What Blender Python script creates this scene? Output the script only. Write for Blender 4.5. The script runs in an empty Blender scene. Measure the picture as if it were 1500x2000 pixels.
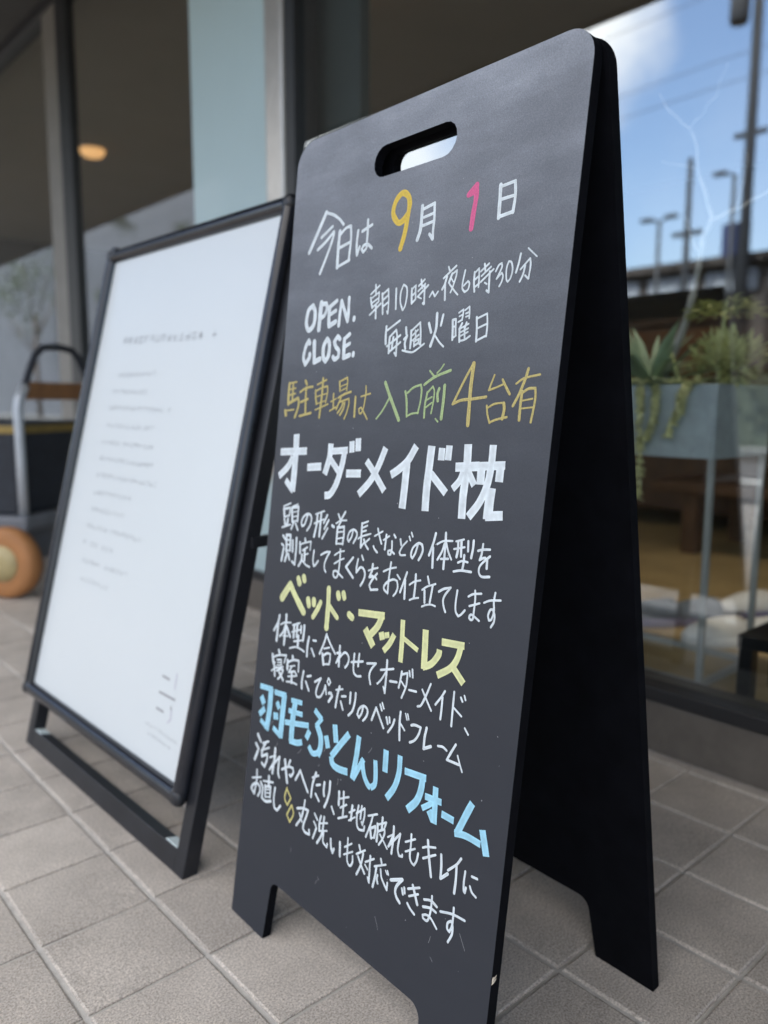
import bpy, bmesh, math, random
from mathutils import Vector, Matrix, noise
random.seed(7)
SC = bpy.context.scene
COL = SC.collection
R = math.radians

# ------------------------------------------------------------------ camera, sky, sun, exposure
cam_d = bpy.data.cameras.new('camera')
cam = bpy.data.objects.new('camera', cam_d)
COL.objects.link(cam)
cam.matrix_world = Matrix(((0.74551194, 0.08944286, -0.66046341, -0.4304999),
                           (-0.66648786, 0.10365071, -0.73827533, -0.80221467),
                           (0.00242404, 0.99058392, 0.13688542, 0.66913491),
                           (0, 0, 0, 1)))
cam_d.sensor_fit = 'VERTICAL'
cam_d.sensor_height = 36.0
cam_d.sensor_width = 27.0
cam_d.lens = 27.8228
cam_d.clip_start = 0.02
cam_d.clip_end = 3000
cam_d.dof.use_dof = True
cam_d.dof.focus_distance = 0.76
cam_d.dof.aperture_fstop = 3.2
SC.camera = cam

SUN_EL = 56.0
world = bpy.data.worlds.new('World')
SC.world = world
world.use_nodes = True
wn = world.node_tree
wn.nodes.clear()
sky = wn.nodes.new('ShaderNodeTexSky')
sky.sky_type = 'NISHITA'
sky.sun_disc = False
sky.sun_elevation = R(SUN_EL)
sky.sun_rotation = R(90)
sky.air_density = 1.0
sky.dust_density = 3.0
sky.ozone_density = 1.4
bg = wn.nodes.new('ShaderNodeBackground')
bg.inputs['Strength'].default_value = 0.14
wo = wn.nodes.new('ShaderNodeOutputWorld')
# unseen high clouds added to brighten the ground, clear blue lower down
wc = wn.nodes.new('ShaderNodeTexCoord')
wnoise = wn.nodes.new('ShaderNodeTexNoise')
wnoise.inputs['Scale'].default_value = 2.3
wnoise.inputs['Detail'].default_value = 7
wnoise.inputs['Roughness'].default_value = 0.55
wn.links.new(wc.outputs['Generated'], wnoise.inputs['Vector'])
def wrange(v, a, b, c, d):
    n = wn.nodes.new('ShaderNodeMapRange')
    n.interpolation_type = 'SMOOTHSTEP'
    n.inputs[1].default_value = a; n.inputs[2].default_value = b; n.inputs[3].default_value = c; n.inputs[4].default_value = d
    wn.links.new(v, n.inputs[0])
    return n.outputs[0]
wsep = wn.nodes.new('ShaderNodeSeparateXYZ')
wn.links.new(wc.outputs['Generated'], wsep.inputs[0])
wm = wn.nodes.new('ShaderNodeMath'); wm.operation = 'MULTIPLY'
wn.links.new(wrange(wnoise.outputs[0], 0.40, 0.56, 0.0, 1.0), wm.inputs[0])
wn.links.new(wrange(wsep.outputs['Z'], 0.46, 0.56, 0.0, 1.0), wm.inputs[1])
wn2 = wn.nodes.new('ShaderNodeTexNoise')
wn2.inputs['Scale'].default_value = 9.0
wn2.inputs['Detail'].default_value = 7
wn.links.new(wc.outputs['Generated'], wn2.inputs['Vector'])
def wmath(op, a, b):
    n = wn.nodes.new('ShaderNodeMath'); n.operation = op; n.use_clamp = op == 'ADD' and False
    for i, x in enumerate((a, b)):
        if isinstance(x, (int, float)): n.inputs[i].default_value = x
        else: wn.links.new(x, n.inputs[i])
    return n.outputs[0]
tot = wm.outputs[0]
for cdir, rad, amt in (((-0.755, 0.535, 0.378), 0.0024, 0.85), ((-0.635, 0.735, 0.235), 0.0042, 0.9), ((-0.86, 0.30, 0.16), 0.012, 0.08), ((-0.83, -0.42, 0.36), 0.085, 0.5)):  # the last one is an unseen cloud bank, added to light the planter
    dt = wn.nodes.new('ShaderNodeVectorMath'); dt.operation = 'DOT_PRODUCT'
    wn.links.new(wc.outputs['Generated'], dt.inputs[0])
    cv = Vector(cdir).normalized()
    dt.inputs[1].default_value = cv
    fall = wrange(wmath('ADD', dt.outputs['Value'], wmath('MULTIPLY', wmath('SUBTRACT', wn2.outputs[0], 0.5), rad * 4.0)), 1 - rad * 2.4, 1 - rad * 0.1, 0.0, amt)
    tot = wmath('MAXIMUM', tot, fall)
wmix = wn.nodes.new('ShaderNodeMix'); wmix.data_type = 'RGBA'
wn.links.new(tot, wmix.inputs['Factor'])
wn.links.new(sky.outputs[0], wmix.inputs['A'])
wmix.inputs['B'].default_value = (6.6, 6.2, 5.7, 1)
wn.links.new(wmix.outputs['Result'], bg.inputs[0])
wn.links.new(bg.outputs[0], wo.inputs[0])

sun_d = bpy.data.lights.new('sun', 'SUN')
sun_d.energy = 3.0
sun_d.angle = R(0.5)
sun_d.color = (1.0, 0.95, 0.87)
sun = bpy.data.objects.new('sun', sun_d)
COL.objects.link(sun)
sun.location = (6, 0, 12)
sun.rotation_euler = Vector((math.cos(R(SUN_EL)), 0.12, math.sin(R(SUN_EL)))).to_track_quat('Z', 'Y').to_euler()

SC.view_settings.view_transform = 'Standard'
SC.view_settings.look = 'None'
SC.view_settings.gamma = 1.0
SC.view_settings.exposure = 2.25
SC.cycles.use_denoising = True
SC.cycles.max_bounces = 8
SC.cycles.transparent_max_bounces = 12
SC.cycles.sample_clamp_indirect = 6.0
SC.cycles.caustics_reflective = False
SC.cycles.caustics_refractive = False

# ------------------------------------------------------------------ material helpers
def mat(name, color=(0.5, 0.5, 0.5), rough=0.5, metal=0.0, spec=0.5, vary=0.0, scale=8.0, bump=0.0, bscale=200.0,
        coat=0.0, emit=None, estr=0.0, attr=None):
    m = bpy.data.materials.new(name)
    m.use_nodes = True
    nt = m.node_tree
    p = nt.nodes['Principled BSDF']
    p.inputs['Base Color'].default_value = (*color, 1)
    p.inputs['Roughness'].default_value = rough
    p.inputs['Metallic'].default_value = metal
    p.inputs['Specular IOR Level'].default_value = spec
    p.inputs['Coat Weight'].default_value = coat
    if emit:
        p.inputs['Emission Color'].default_value = (*emit, 1)
        p.inputs['Emission Strength'].default_value = estr
    tc = nt.nodes.new('ShaderNodeTexCoord')
    if vary:
        n = nt.nodes.new('ShaderNodeTexNoise')
        n.inputs['Scale'].default_value = scale
        n.inputs['Detail'].default_value = 6
        n.inputs['Roughness'].default_value = 0.65
        nt.links.new(tc.outputs['Object'], n.inputs['Vector'])
        r = nt.nodes.new('ShaderNodeMapRange')
        r.inputs['From Min'].default_value = 0.3
        r.inputs['From Max'].default_value = 0.7
        r.inputs['To Min'].default_value = 1 - vary
        r.inputs['To Max'].default_value = 1 + vary
        nt.links.new(n.outputs[0], r.inputs['Value'])
        mx = nt.nodes.new('ShaderNodeMix')
        mx.data_type = 'RGBA'
        mx.blend_type = 'MULTIPLY'
        mx.inputs['Factor'].default_value = 1.0
        mx.inputs['A'].default_value = (*color, 1)
        nt.links.new(r.outputs[0], mx.inputs['B'])
        out = mx.outputs['Result']
        if attr:
            a = nt.nodes.new('ShaderNodeAttribute')
            a.attribute_name = attr
            m2 = nt.nodes.new('ShaderNodeMix')
            m2.data_type = 'RGBA'
            m2.blend_type = 'MULTIPLY'
            m2.inputs['Factor'].default_value = 1.0
            nt.links.new(out, m2.inputs['A'])
            nt.links.new(a.outputs['Color'], m2.inputs['B'])
            out = m2.outputs['Result']
        nt.links.new(out, p.inputs['Base Color'])
    if bump:
        n2 = nt.nodes.new('ShaderNodeTexNoise')
        n2.inputs['Scale'].default_value = bscale
        n2.inputs['Detail'].default_value = 4
        nt.links.new(tc.outputs['Object'], n2.inputs['Vector'])
        bp = nt.nodes.new('ShaderNodeBump')
        bp.inputs['Strength'].default_value = bump
        bp.inputs['Distance'].default_value = 0.002
        nt.links.new(n2.outputs[0], bp.inputs['Height'])
        nt.links.new(bp.outputs[0], p.inputs['Normal'])
    return m

def glass_mat(name, tint, base):
    m = bpy.data.materials.new(name)
    m.use_nodes = True
    nt = m.node_tree
    nt.nodes.clear()
    o = nt.nodes.new('ShaderNodeOutputMaterial')
    mx = nt.nodes.new('ShaderNodeMixShader')
    tr = nt.nodes.new('ShaderNodeBsdfTransparent')
    tr.inputs[0].default_value = (*tint, 1)
    gl = nt.nodes.new('ShaderNodeBsdfGlossy')
    gl.inputs['Roughness'].default_value = 0.0
    gl.inputs['Color'].default_value = (0.85, 0.93, 0.99, 1)
    fr = nt.nodes.new('ShaderNodeFresnel')
    fr.inputs[0].default_value = 1.5
    ma = nt.nodes.new('ShaderNodeMath')
    ma.operation = 'MULTIPLY_ADD'
    ma.inputs[1].default_value = 1.0 - base
    ma.inputs[2].default_value = base
    nt.links.new(fr.outputs[0], ma.inputs[0])
    ge = nt.nodes.new('ShaderNodeNewGeometry')          # reflect once, at the face the ray enters by
    iv = nt.nodes.new('ShaderNodeMath'); iv.operation = 'SUBTRACT'; iv.inputs[0].default_value = 1.0
    nt.links.new(ge.outputs['Backfacing'], iv.inputs[1])
    mf = nt.nodes.new('ShaderNodeMath'); mf.operation = 'MULTIPLY'
    nt.links.new(ma.outputs[0], mf.inputs[0]); nt.links.new(iv.outputs[0], mf.inputs[1])
    nt.links.new(mf.outputs[0], mx.inputs[0])
    nt.links.new(tr.outputs[0], mx.inputs[1])
    nt.links.new(gl.outputs[0], mx.inputs[2])
    nt.links.new(mx.outputs[0], o.inputs[0])
    return m

# ------------------------------------------------------------------ mesh helpers
class MB:
    """collects polygons (world coordinates) that become ONE mesh object"""
    def __init__(s):
        s.v = []; s.f = []; s.c = []
    def add(s, verts, faces, col=None):
        o = len(s.v)
        s.v += [tuple(p) for p in verts]
        s.f += [tuple(i + o for i in f) for f in faces]
        s.c += [col or (1, 1, 1)] * len(verts)
    def box(s, x0, x1, y0, y1, z0, z1, M=None, bev=0.0, col=None):
        bm = bmesh.new()
        bmesh.ops.create_cube(bm, size=1)
        for v in bm.verts:
            v.co = Vector(((x0 + x1) / 2 + v.co.x * (x1 - x0), (y0 + y1) / 2 + v.co.y * (y1 - y0), (z0 + z1) / 2 + v.co.z * (z1 - z0)))
        if bev:
            bmesh.ops.bevel(bm, geom=bm.edges[:] , offset=bev, segments=2, affect='EDGES', profile=0.5)
        s.bm(bm, M, col)
    def bm(s, bm, M=None, col=None):
        bm.verts.index_update()
        s.add([(M @ v.co) if M else v.co.copy() for v in bm.verts], [[v.index for v in f.verts] for f in bm.faces], col)
        bm.free()
    def tube(s, pts, r, n=12, M=None, caps=True, col=None):
        pts = [Vector(p) for p in pts]
        rs = r if isinstance(r, (list, tuple)) else [r] * len(pts)
        rings = []
        up = None
        for i, p in enumerate(pts):
            d = (pts[min(i + 1, len(pts) - 1)] - pts[max(i - 1, 0)]).normalized()
            if up is None:
                up = d.orthogonal().normalized()
            up = (up - d * up.dot(d)).normalized()
            sd = d.cross(up)
            rings.append([p + (up * math.cos(2 * math.pi * k / n) + sd * math.sin(2 * math.pi * k / n)) * rs[i] for k in range(n)])
        vs = [(M @ q if M else q) for ring in rings for q in ring]
        fs = []
        for i in range(len(pts) - 1):
            for k in range(n):
                a = i * n + k; b = i * n + (k + 1) % n
                fs.append((a, b, b + n, a + n))
        if caps:
            fs.append(tuple(range(n))[::-1])
            fs.append(tuple((len(pts) - 1) * n + k for k in range(n)))
        s.add(vs, fs, col)
    def lathe(s, prof, n=24, M=None, col=None):
        vs = []; fs = []
        for (r, z) in prof:
            for k in range(n):
                a = 2 * math.pi * k / n
                p = Vector((r * math.cos(a), r * math.sin(a), z))
                vs.append(M @ p if M else p)
        for i in range(len(prof) - 1):
            for k in range(n):
                a = i * n + k; b = i * n + (k + 1) % n
                fs.append((a, b, b + n, a + n))
        fs.append(tuple(range(n))[::-1])
        fs.append(tuple((len(prof) - 1) * n + k for k in range(n)))
        s.add(vs, fs, col)
    def prism(s, outer, holes, frame, t):
        """outline in (a,b) coordinates of frame (callable (a,b,depth)->world), thickness t behind the face"""
        bm = bmesh.new()
        es = []
        for loop in [outer] + holes:
            vs = [bm.verts.new((p[0], p[1], 0)) for p in loop]
            for i in range(len(vs)):
                es.append(bm.edges.new((vs[i], vs[(i + 1) % len(vs)])))
        bmesh.ops.triangle_fill(bm, use_beauty=True, use_dissolve=False, edges=es)
        bm.verts.index_update()
        n = len(bm.verts)
        front = [frame(v.co.x, v.co.y, 0.0) for v in bm.verts]
        back = [frame(v.co.x, v.co.y, t) for v in bm.verts]
        fs = [[v.index for v in f.verts] for f in bm.faces]
        bm.free()
        faces = [tuple(f) for f in fs] + [tuple(i + n for i in f[::-1]) for f in fs]
        k = 0
        for loop in [outer] + holes:
            m = len(loop)
            for i in range(m):
                a = k + i; b = k + (i + 1) % m
                faces.append((a, b, b + n, a + n))
            k += m
        s.add(front + back, faces)
    def build(s, name, m, parent=None, loc=None, smooth=False, props=None, attr=None, bevel=0.0):
        me = bpy.data.meshes.new(name)
        base = Vector(parent_loc(parent)) if parent else Vector(loc or (0, 0, 0))
        me.from_pydata([tuple(Vector(p) - base) for p in s.v], [], s.f)
        if attr:
            ca = me.color_attributes.new(attr, 'FLOAT_COLOR', 'POINT')
            for i, c in enumerate(s.c):
                ca.data[i].color = (*c, 1)
        bm = bmesh.new()
        bm.from_mesh(me)
        bmesh.ops.recalc_face_normals(bm, faces=bm.faces[:])
        bm.to_mesh(me)
        bm.free()
        me.materials.append(m)
        if smooth:
            for p in me.polygons:
                p.use_smooth = True
        o = bpy.data.objects.new(name, me)
        COL.objects.link(o)
        if parent:
            o.parent = parent
        else:
            o.location = base
        if bevel:
            bv = o.modifiers.new('bevel', 'BEVEL')
            bv.width = bevel; bv.segments = 2; bv.limit_method = 'ANGLE'; bv.angle_limit = R(40)
        if props:
            for k, v in props.items():
                o[k] = v
        return o

def parent_loc(o):
    p = Vector((0, 0, 0))
    while o:
        p += o.location
        o = o.parent
    return p

def thing(name, label, cat, loc, group=None):
    o = bpy.data.objects.new(name, None)
    o.empty_display_size = 0.1
    COL.objects.link(o)
    o.location = loc
    o['label'] = label; o['category'] = cat
    if group: o['group'] = group
    return o

def tagd(label, cat, group=None):
    d = {'label': label, 'category': cat}
    if group: d['group'] = group
    return d
ST = {'kind': 'structure'}

# ------------------------------------------------------------------ materials
TILE = 0.15
M_board = bpy.data.materials.new('blackboard_paint')
M_board.use_nodes = True
nt = M_board.node_tree
p = nt.nodes['Principled BSDF']
tc = nt.nodes.new('ShaderNodeTexCoord')
def nz(scale, detail, rough, vec=None):
    n = nt.nodes.new('ShaderNodeTexNoise')
    n.inputs['Scale'].default_value = scale
    n.inputs['Detail'].default_value = detail
    n.inputs['Roughness'].default_value = rough
    nt.links.new(vec or tc.outputs['Object'], n.inputs['Vector'])
    return n.outputs[0]
def mrange(v, a, b, c, d):
    n = nt.nodes.new('ShaderNodeMapRange')
    n.inputs[1].default_value = a; n.inputs[2].default_value = b
    n.inputs[3].default_value = c; n.inputs[4].default_value = d
    nt.links.new(v, n.inputs[0])
    return n.outputs[0]
def mth(op, a, b):
    n = nt.nodes.new('ShaderNodeMath')
    n.operation = op
    for i, x in enumerate((a, b)):
        if isinstance(x, (int, float)): n.inputs[i].default_value = x
        else: nt.links.new(x, n.inputs[i])
    return n.outputs[0]
mp = nt.nodes.new('ShaderNodeMapping')
mp.inputs['Rotation'].default_value = (R(-28), 0, 0)
mp.inputs['Scale'].default_value = (1, 1.0, 4.5)
nt.links.new(tc.outputs['Object'], mp.inputs['Vector'])
wipe = mrange(nz(7, 5, 0.6, mp.outputs[0]), 0.42, 0.78, 0.0, 1.0)      # wiping streaks
cloud = mrange(nz(4.5, 4, 0.55), 0.38, 0.72, 0.0, 1.0)                # rubbed-in chalk clouds
grain = mrange(nz(900, 2, 0.5), 0.35, 0.75, 0.62, 1.0)               # dust sits in the grain
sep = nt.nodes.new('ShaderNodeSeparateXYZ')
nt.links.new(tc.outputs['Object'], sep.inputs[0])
height_ramp = mth('ADD', 0.012, mth('MULTIPLY', 0.6, mth('POWER', mrange(sep.outputs['Z'], 0.28, 0.99, 0.0, 1.0), 3.0)))               # pale mask strengthens towards the top of the board
dust = mth('MULTIPLY', mth('ADD', mth('MULTIPLY', wipe, 0.32), mth('ADD', mth('MULTIPLY', cloud, 0.42), 0.62)), mth('MULTIPLY', height_ramp, grain))
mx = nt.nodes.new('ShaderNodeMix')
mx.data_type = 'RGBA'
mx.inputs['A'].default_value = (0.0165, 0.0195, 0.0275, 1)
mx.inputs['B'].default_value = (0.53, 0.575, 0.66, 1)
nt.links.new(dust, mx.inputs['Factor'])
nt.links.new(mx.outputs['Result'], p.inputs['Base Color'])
p.inputs['Roughness'].default_value = 0.58
p.inputs['Specular IOR Level'].default_value = 0.42
bmp = nt.nodes.new('ShaderNodeBump')
bmp.inputs['Strength'].default_value = 0.12
bmp.inputs['Distance'].default_value = 0.0006
nt.links.new(nz(1400, 2, 0.5), bmp.inputs['Height'])
nt.links.new(bmp.outputs[0], p.inputs['Normal'])

M_boardedge = mat('black_board_edge', (0.0035, 0.004, 0.006), 0.7, spec=0.06, vary=0.3, scale=30)
M_black = mat('black_frame', (0.012, 0.014, 0.020), 0.18, spec=0.42, vary=0.25, scale=20)
M_leg = mat('black_leg', (0.012, 0.013, 0.017), 0.42, spec=0.45, vary=0.25, scale=20)
M_paper = mat('poster_paper', (0.575, 0.62, 0.645), 0.3, spec=0.5, vary=0.012, scale=3)
M_print = mat('grey_print', (0.20, 0.21, 0.23), 0.6)
M_printp = mat('pale_grey_print', (0.48, 0.48, 0.55), 0.6)
M_sticker = mat('pale_sticker', (0.62, 0.72, 0.74), 0.35)

def paint(name, col, edge=1.0, grain=0.0):
    m = bpy.data.materials.new(name)
    m.use_nodes = True
    t = m.node_tree
    q = t.nodes['Principled BSDF']
    q.inputs['Roughness'].default_value = 0.55
    q.inputs['Specular IOR Level'].default_value = 0.3
    a = t.nodes.new('ShaderNodeAttribute')
    a.attribute_name = 'pool'
    c = t.nodes.new('ShaderNodeTexCoord')
    n = t.nodes.new('ShaderNodeTexNoise')
    n.inputs['Scale'].default_value = 90 if not grain else 700
    n.inputs['Detail'].default_value = 4
    n.inputs['Roughness'].default_value = 0.6
    t.links.new(c.outputs['Object'], n.inputs['Vector'])
    r = t.nodes.new('ShaderNodeMapRange')
    r.inputs[1].default_value = 0.33; r.inputs[2].default_value = 0.68
    r.inputs[3].default_value = 1.0 - (grain or 0.22); r.inputs[4].default_value = 1.0
    t.links.new(n.outputs[0], r.inputs[0])
    mu = t.nodes.new('ShaderNodeMath'); mu.operation = 'MULTIPLY'
    t.links.new(r.outputs[0], mu.inputs[0]); t.links.new(a.outputs['Fac'], mu.inputs[1])
    x = t.nodes.new('ShaderNodeMix'); x.data_type = 'RGBA'
    x.inputs['A'].default_value = (0.045, 0.05, 0.06, 1)
    x.inputs['B'].default_value = (*col, 1)
    t.links.new(mu.outputs[0], x.inputs['Factor'])
    t.links.new(x.outputs['Result'], q.inputs['Base Color'])
    return m
P_white = paint('white_chalk_ink', (0.74, 0.82, 0.87))
P_yel = paint('yellow_chalk', (0.76, 0.54, 0.06), grain=0.30)
P_pink = paint('pink_chalk', (0.74, 0.12, 0.30), grain=0.30)
P_chalk = paint('ochre_chalk', (0.60, 0.50, 0.17), grain=0.42)
P_green = paint('green_chalk', (0.44, 0.58, 0.27), grain=0.42)
P_cream = paint('pale_yellow_ink', (0.74, 0.77, 0.40))
P_blue = paint('light_blue_ink', (0.36, 0.70, 0.88))
P_gold = paint('gold_ink', (0.66, 0.60, 0.22), grain=0.2)

# ------------------------------------------------------------------ setting: pavement, road, ground
def tile_mat(name):
    m = bpy.data.materials.new(name)
    m.use_nodes = True
    t = m.node_tree
    q = t.nodes['Principled BSDF']
    q.inputs['Roughness'].default_value = 0.62
    q.inputs['Specular IOR Level'].default_value = 0.4
    c = t.nodes.new('ShaderNodeTexCoord')
    def N(s, d, r):
        n = t.nodes.new('ShaderNodeTexNoise')
        n.inputs['Scale'].default_value = s; n.inputs['Detail'].default_value = d; n.inputs['Roughness'].default_value = r
        t.links.new(c.outputs['Object'], n.inputs['Vector'])
        return n.outputs[0]
    def RG(v, a, b, lo, hi):
        n = t.nodes.new('ShaderNodeMapRange')
        n.inputs[1].default_value = a; n.inputs[2].default_value = b; n.inputs[3].default_value = lo; n.inputs[4].default_value = hi
        t.links.new(v, n.inputs[0])
        return n.outputs[0]
    def MU(a, b):
        n = t.nodes.new('ShaderNodeMath'); n.operation = 'MULTIPLY'
        t.links.new(a, n.inputs[0]); t.links.new(b, n.inputs[1])
        return n.outputs[0]
    sp = RG(N(420, 3, 0.7), 0.34, 0.66, 0.52, 1.36)      # granite-like speckle
    sp2 = RG(N(900, 2, 0.5), 0.60, 0.72, 1.0, 0.55)     # dark grains
    cl = RG(N(9, 5, 0.6), 0.3, 0.7, 0.80, 1.12)         # wear
    at = t.nodes.new('ShaderNodeAttribute'); at.attribute_name = 'tone'
    f = MU(MU(sp, sp2), MU(cl, at.outputs['Fac']))
    x = t.nodes.new('ShaderNodeMix'); x.data_type = 'RGBA'; x.blend_type = 'MULTIPLY'
    x.inputs['Factor'].default_value = 1
    x.inputs['A'].default_value = (0.520, 0.468, 0.415, 1)
    t.links.new(f, x.inputs['B'])
    t.links.new(x.outputs['Result'], q.inputs['Base Color'])
    b = t.nodes.new('ShaderNodeBump')
    b.inputs['Strength'].default_value = 0.5; b.inputs['Distance'].default_value = 0.0012
    t.links.new(N(420, 3, 0.7), b.inputs['Height'])
    t.links.new(b.outputs[0], q.inputs['Normal'])
    return m
M_tile = tile_mat('granite_tile')
M_grout = mat('grout', (0.50, 0.48, 0.45), 0.85, vary=0.15, scale=40, bump=0.4, bscale=500)
M_asph = mat('asphalt', (0.055, 0.055, 0.058), 0.9, vary=0.25, scale=2, bump=0.4, bscale=300)
M_conc = mat('concrete', (0.15, 0.15, 0.145), 0.85, vary=0.15, scale=3)
M_whitep = mat('road_paint', (0.75, 0.75, 0.73), 0.7, vary=0.1, scale=6)

g = MB()
g.add([(-400, -400, -0.34), (400, -400, -0.34), (400, 400, -0.34), (-400, 400, -0.34)], [(0, 1, 2, 3)])
g.build('ground', M_conc, props=ST)
g = MB()
g.add([(-9.0, -200, -0.155), (-3.2, -200, -0.155), (-3.2, 200, -0.155), (-9.0, 200, -0.155)], [(0, 1, 2, 3)])
g.build('road', M_asph, props=ST)
g = MB()
for k in range(-14, 30):
    g.add([(-6.17, k * 6.0, -0.150), (-6.03, k * 6.0, -0.150), (-6.03, k * 6.0 + 3.0, -0.150), (-6.17, k * 6.0 + 3.0, -0.150)], [(0, 1, 2, 3)])
g.build('road_marking', M_whitep, props=ST)
g = MB()
g.box(-3.2, -3.032, -200, 200, -0.34, 0.004, bev=0.012)
g.box(-9.17, -9.002, -200, 200, -0.34, 0.004, bev=0.012)
g.build('kerb', mat('dark_kerb', (0.055, 0.055, 0.055), 0.85, vary=0.2, scale=4), props=ST)

gr = MB()
gr.add([(-3.03, -20, -0.0034), (0.95, -20, -0.0034), (0.95, 40, -0.0034), (-3.03, 40, -0.0034)], [(0, 1, 2, 3)])
gr.build('pavement_grout', M_grout, props=ST)
pv = MB()
gapA, gapB, bv = 0.0036, 0.0027, 0.0022
for i in range(-20, 7):
    for j in range(-14, 90):
        x0 = i * TILE + gapA; x1 = (i + 1) * TILE - gapA
        y0 = j * TILE + gapB; y1 = (j + 1) * TILE - gapB
        if x0 > 0.93: continue
        x1 = min(x1, 0.9365)
        t = 0.90 + 0.17 * random.random()
        dz = random.uniform(-0.0004, 0.0004)
        tl = (random.uniform(-1, 1) * 0.0003, random.uniform(-1, 1) * 0.0003)
        def zc(x, y): return dz + (tl[0] if x > (x0 + x1) / 2 else -tl[0]) + (tl[1] if y > (y0 + y1) / 2 else -tl[1])
        vs = []
        for (xx, yy) in ((x0, y0), (x1, y0), (x1, y1), (x0, y1)):
            vs.append((xx, yy, -0.007))
        for (xx, yy) in ((x0, y0), (x1, y0), (x1, y1), (x0, y1)):
            vs.append((xx, yy, -0.0012 + zc(xx, yy)))
        for (xx, yy) in ((x0 + bv, y0 + bv), (x1 - bv, y0 + bv), (x1 - bv, y1 - bv), (x0 + bv, y1 - bv)):
            vs.append((xx, yy, zc(xx, yy)))
        fs = [(8, 9, 10, 11)]
        for k in range(4):
            n = (k + 1) % 4
            fs.append((k, n, n + 4, k + 4)); fs.append((k + 4, n + 4, n + 8, k + 8))
        pv.add(vs, fs, (t, t, t))
pv.build('pavement', M_tile, props=ST, attr='tone')
fp = MB()
fp.add([(-14, -60, -0.008), (-9.171, -60, -0.008), (-9.171, 120, -0.008), (-14, 120, -0.008)], [(0, 1, 2, 3)])
fp.build('far_pavement', M_conc, props=ST)

# ------------------------------------------------------------------ the shop: sill, glazing, canopy, room behind
M_sill = mat('bronze_sill', (0.15, 0.135, 0.12), 0.42, metal=0.25, vary=0.18, scale=14)
M_dark = mat('dark_mullion', (0.018, 0.019, 0.020), 0.45, vary=0.2, scale=10)
M_alu = mat('brushed_aluminium', (0.50, 0.47, 0.43), 0.38, metal=0.7, vary=0.08, scale=30)
M_beige = mat('beige_cover_strip', (0.20, 0.19, 0.17), 0.5, vary=0.1, scale=10)
M_soffit = mat('dark_soffit', (0.050, 0.050, 0.050), 0.7, vary=0.15, scale=4)
M_wall = mat('dark_render', (0.06, 0.06, 0.06), 0.8, vary=0.15, scale=3)
M_glass = glass_mat('coated_glass', (0.95, 0.97, 0.96), 0.27)
M_aqua = mat('frosted_film', (0.46, 0.60, 0.63), 0.5, coat=0.6, vary=0.03, scale=2)
M_floor = mat('wood_floor', (0.48, 0.36, 0.18), 0.4, vary=0.22, scale=6)
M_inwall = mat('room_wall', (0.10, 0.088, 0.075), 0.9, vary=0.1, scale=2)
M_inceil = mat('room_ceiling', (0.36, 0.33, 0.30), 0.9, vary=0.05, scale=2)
M_greypan = mat('grey_green_column', (0.075, 0.095, 0.098), 0.7, vary=0.08, scale=4)
M_lamp = mat('warm_lamp', (0.9, 0.7, 0.4), 0.5, emit=(1.0, 0.52, 0.20), estr=0.26)
M_lampring = mat('lamp_ring', (0.5, 0.45, 0.4), 0.5)
M_stair = mat('dark_transom', (0.02, 0.02, 0.022), 0.5, vary=0.1, scale=8)

shop = thing('shop_building', 'dark glass-fronted shop with canopy, frosted panel and warm ceiling lamps behind the signs', 'building', (0.94, 0, 0))
def part(name, m, boxes, parent=shop, bev=0.002, **k):
    b = MB()
    for bx in boxes: b.box(*bx, bev=bev)
    return b.build(name, m, parent, **k)
Y0, Y1 = -4.0, 9.0
part('sill', M_sill, [(0.938, 1.03, Y0, Y1, -0.02, 0.098)], bev=0.004)
part('sill_cap', M_stair, [(0.932, 1.02, Y0, Y1, 0.0985, 0.128)], bev=0.004)
part('transom', M_stair, [(0.935, 1.01, Y0, Y1, 2.3605, 2.45)])
part('upper_wall', M_wall, [(0.94, 1.2, Y0 - 6, Y1 + 8, 2.6005, 7.2), (0.94, 1.02, Y0 - 6, Y1 + 8, 2.4505, 2.60)], bev=0)
part('end_wall', M_wall, [(0.94, 1.2, Y0 - 6, Y0, -0.3, 2.45)], bev=0)
part('end_wall', M_wall, [(0.94, 1.2, Y1, Y1 + 8, -0.3, 2.45)], bev=0)
part('roof', M_wall, [(1.2, 8.0, Y0 - 6, Y1 + 8, 6.9, 7.2)], bev=0)
for (y0, y1) in ((2.722, 2.842), (-1.72, -1.60), (6.0, 6.12)):
    part('mullion', M_dark, [(0.936, 0.972, y0, y1, 0.128, 2.36)])
part('cover_strip', M_beige, [(0.945, 0.975, 2.8425, 3.02, 0.128, 2.36)])
part('door_jamb', M_alu, [(0.930, 1.02, 1.152, 1.243, 0.128, 2.36)], bev=0.008)
part('mullion', M_dark, [(0.936, 1.02, 1.104, 1.1515, 0.128, 2.36)])
for (y0, y1) in ((3.021, 5.999), (1.706, 2.7215), (-1.599, 1.1035), (-4.0, -1.721)):
    part('window_pane', M_glass, [(0.956, 0.9575, y0, y1, 0.128, 2.36)], bev=0)
part('frosted_panel', M_aqua, [(0.950, 0.968, 1.2435, 1.7055, 0.128, 2.36)], bev=0)
# canopy over the pavement
CY0 = -7.0
part('canopy', M_soffit, [(-0.97, 0.9345, CY0, Y1 + 8, 2.400, 2.60)], bev=0)
part('canopy_fascia', M_dark, [(-1.00, -0.9705, CY0 - 0.03, Y1 + 8, 2.39, 2.63), (-0.9700, 0.9345, CY0 - 0.03, CY0 - 0.0005, 2.39, 2.63)])
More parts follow.
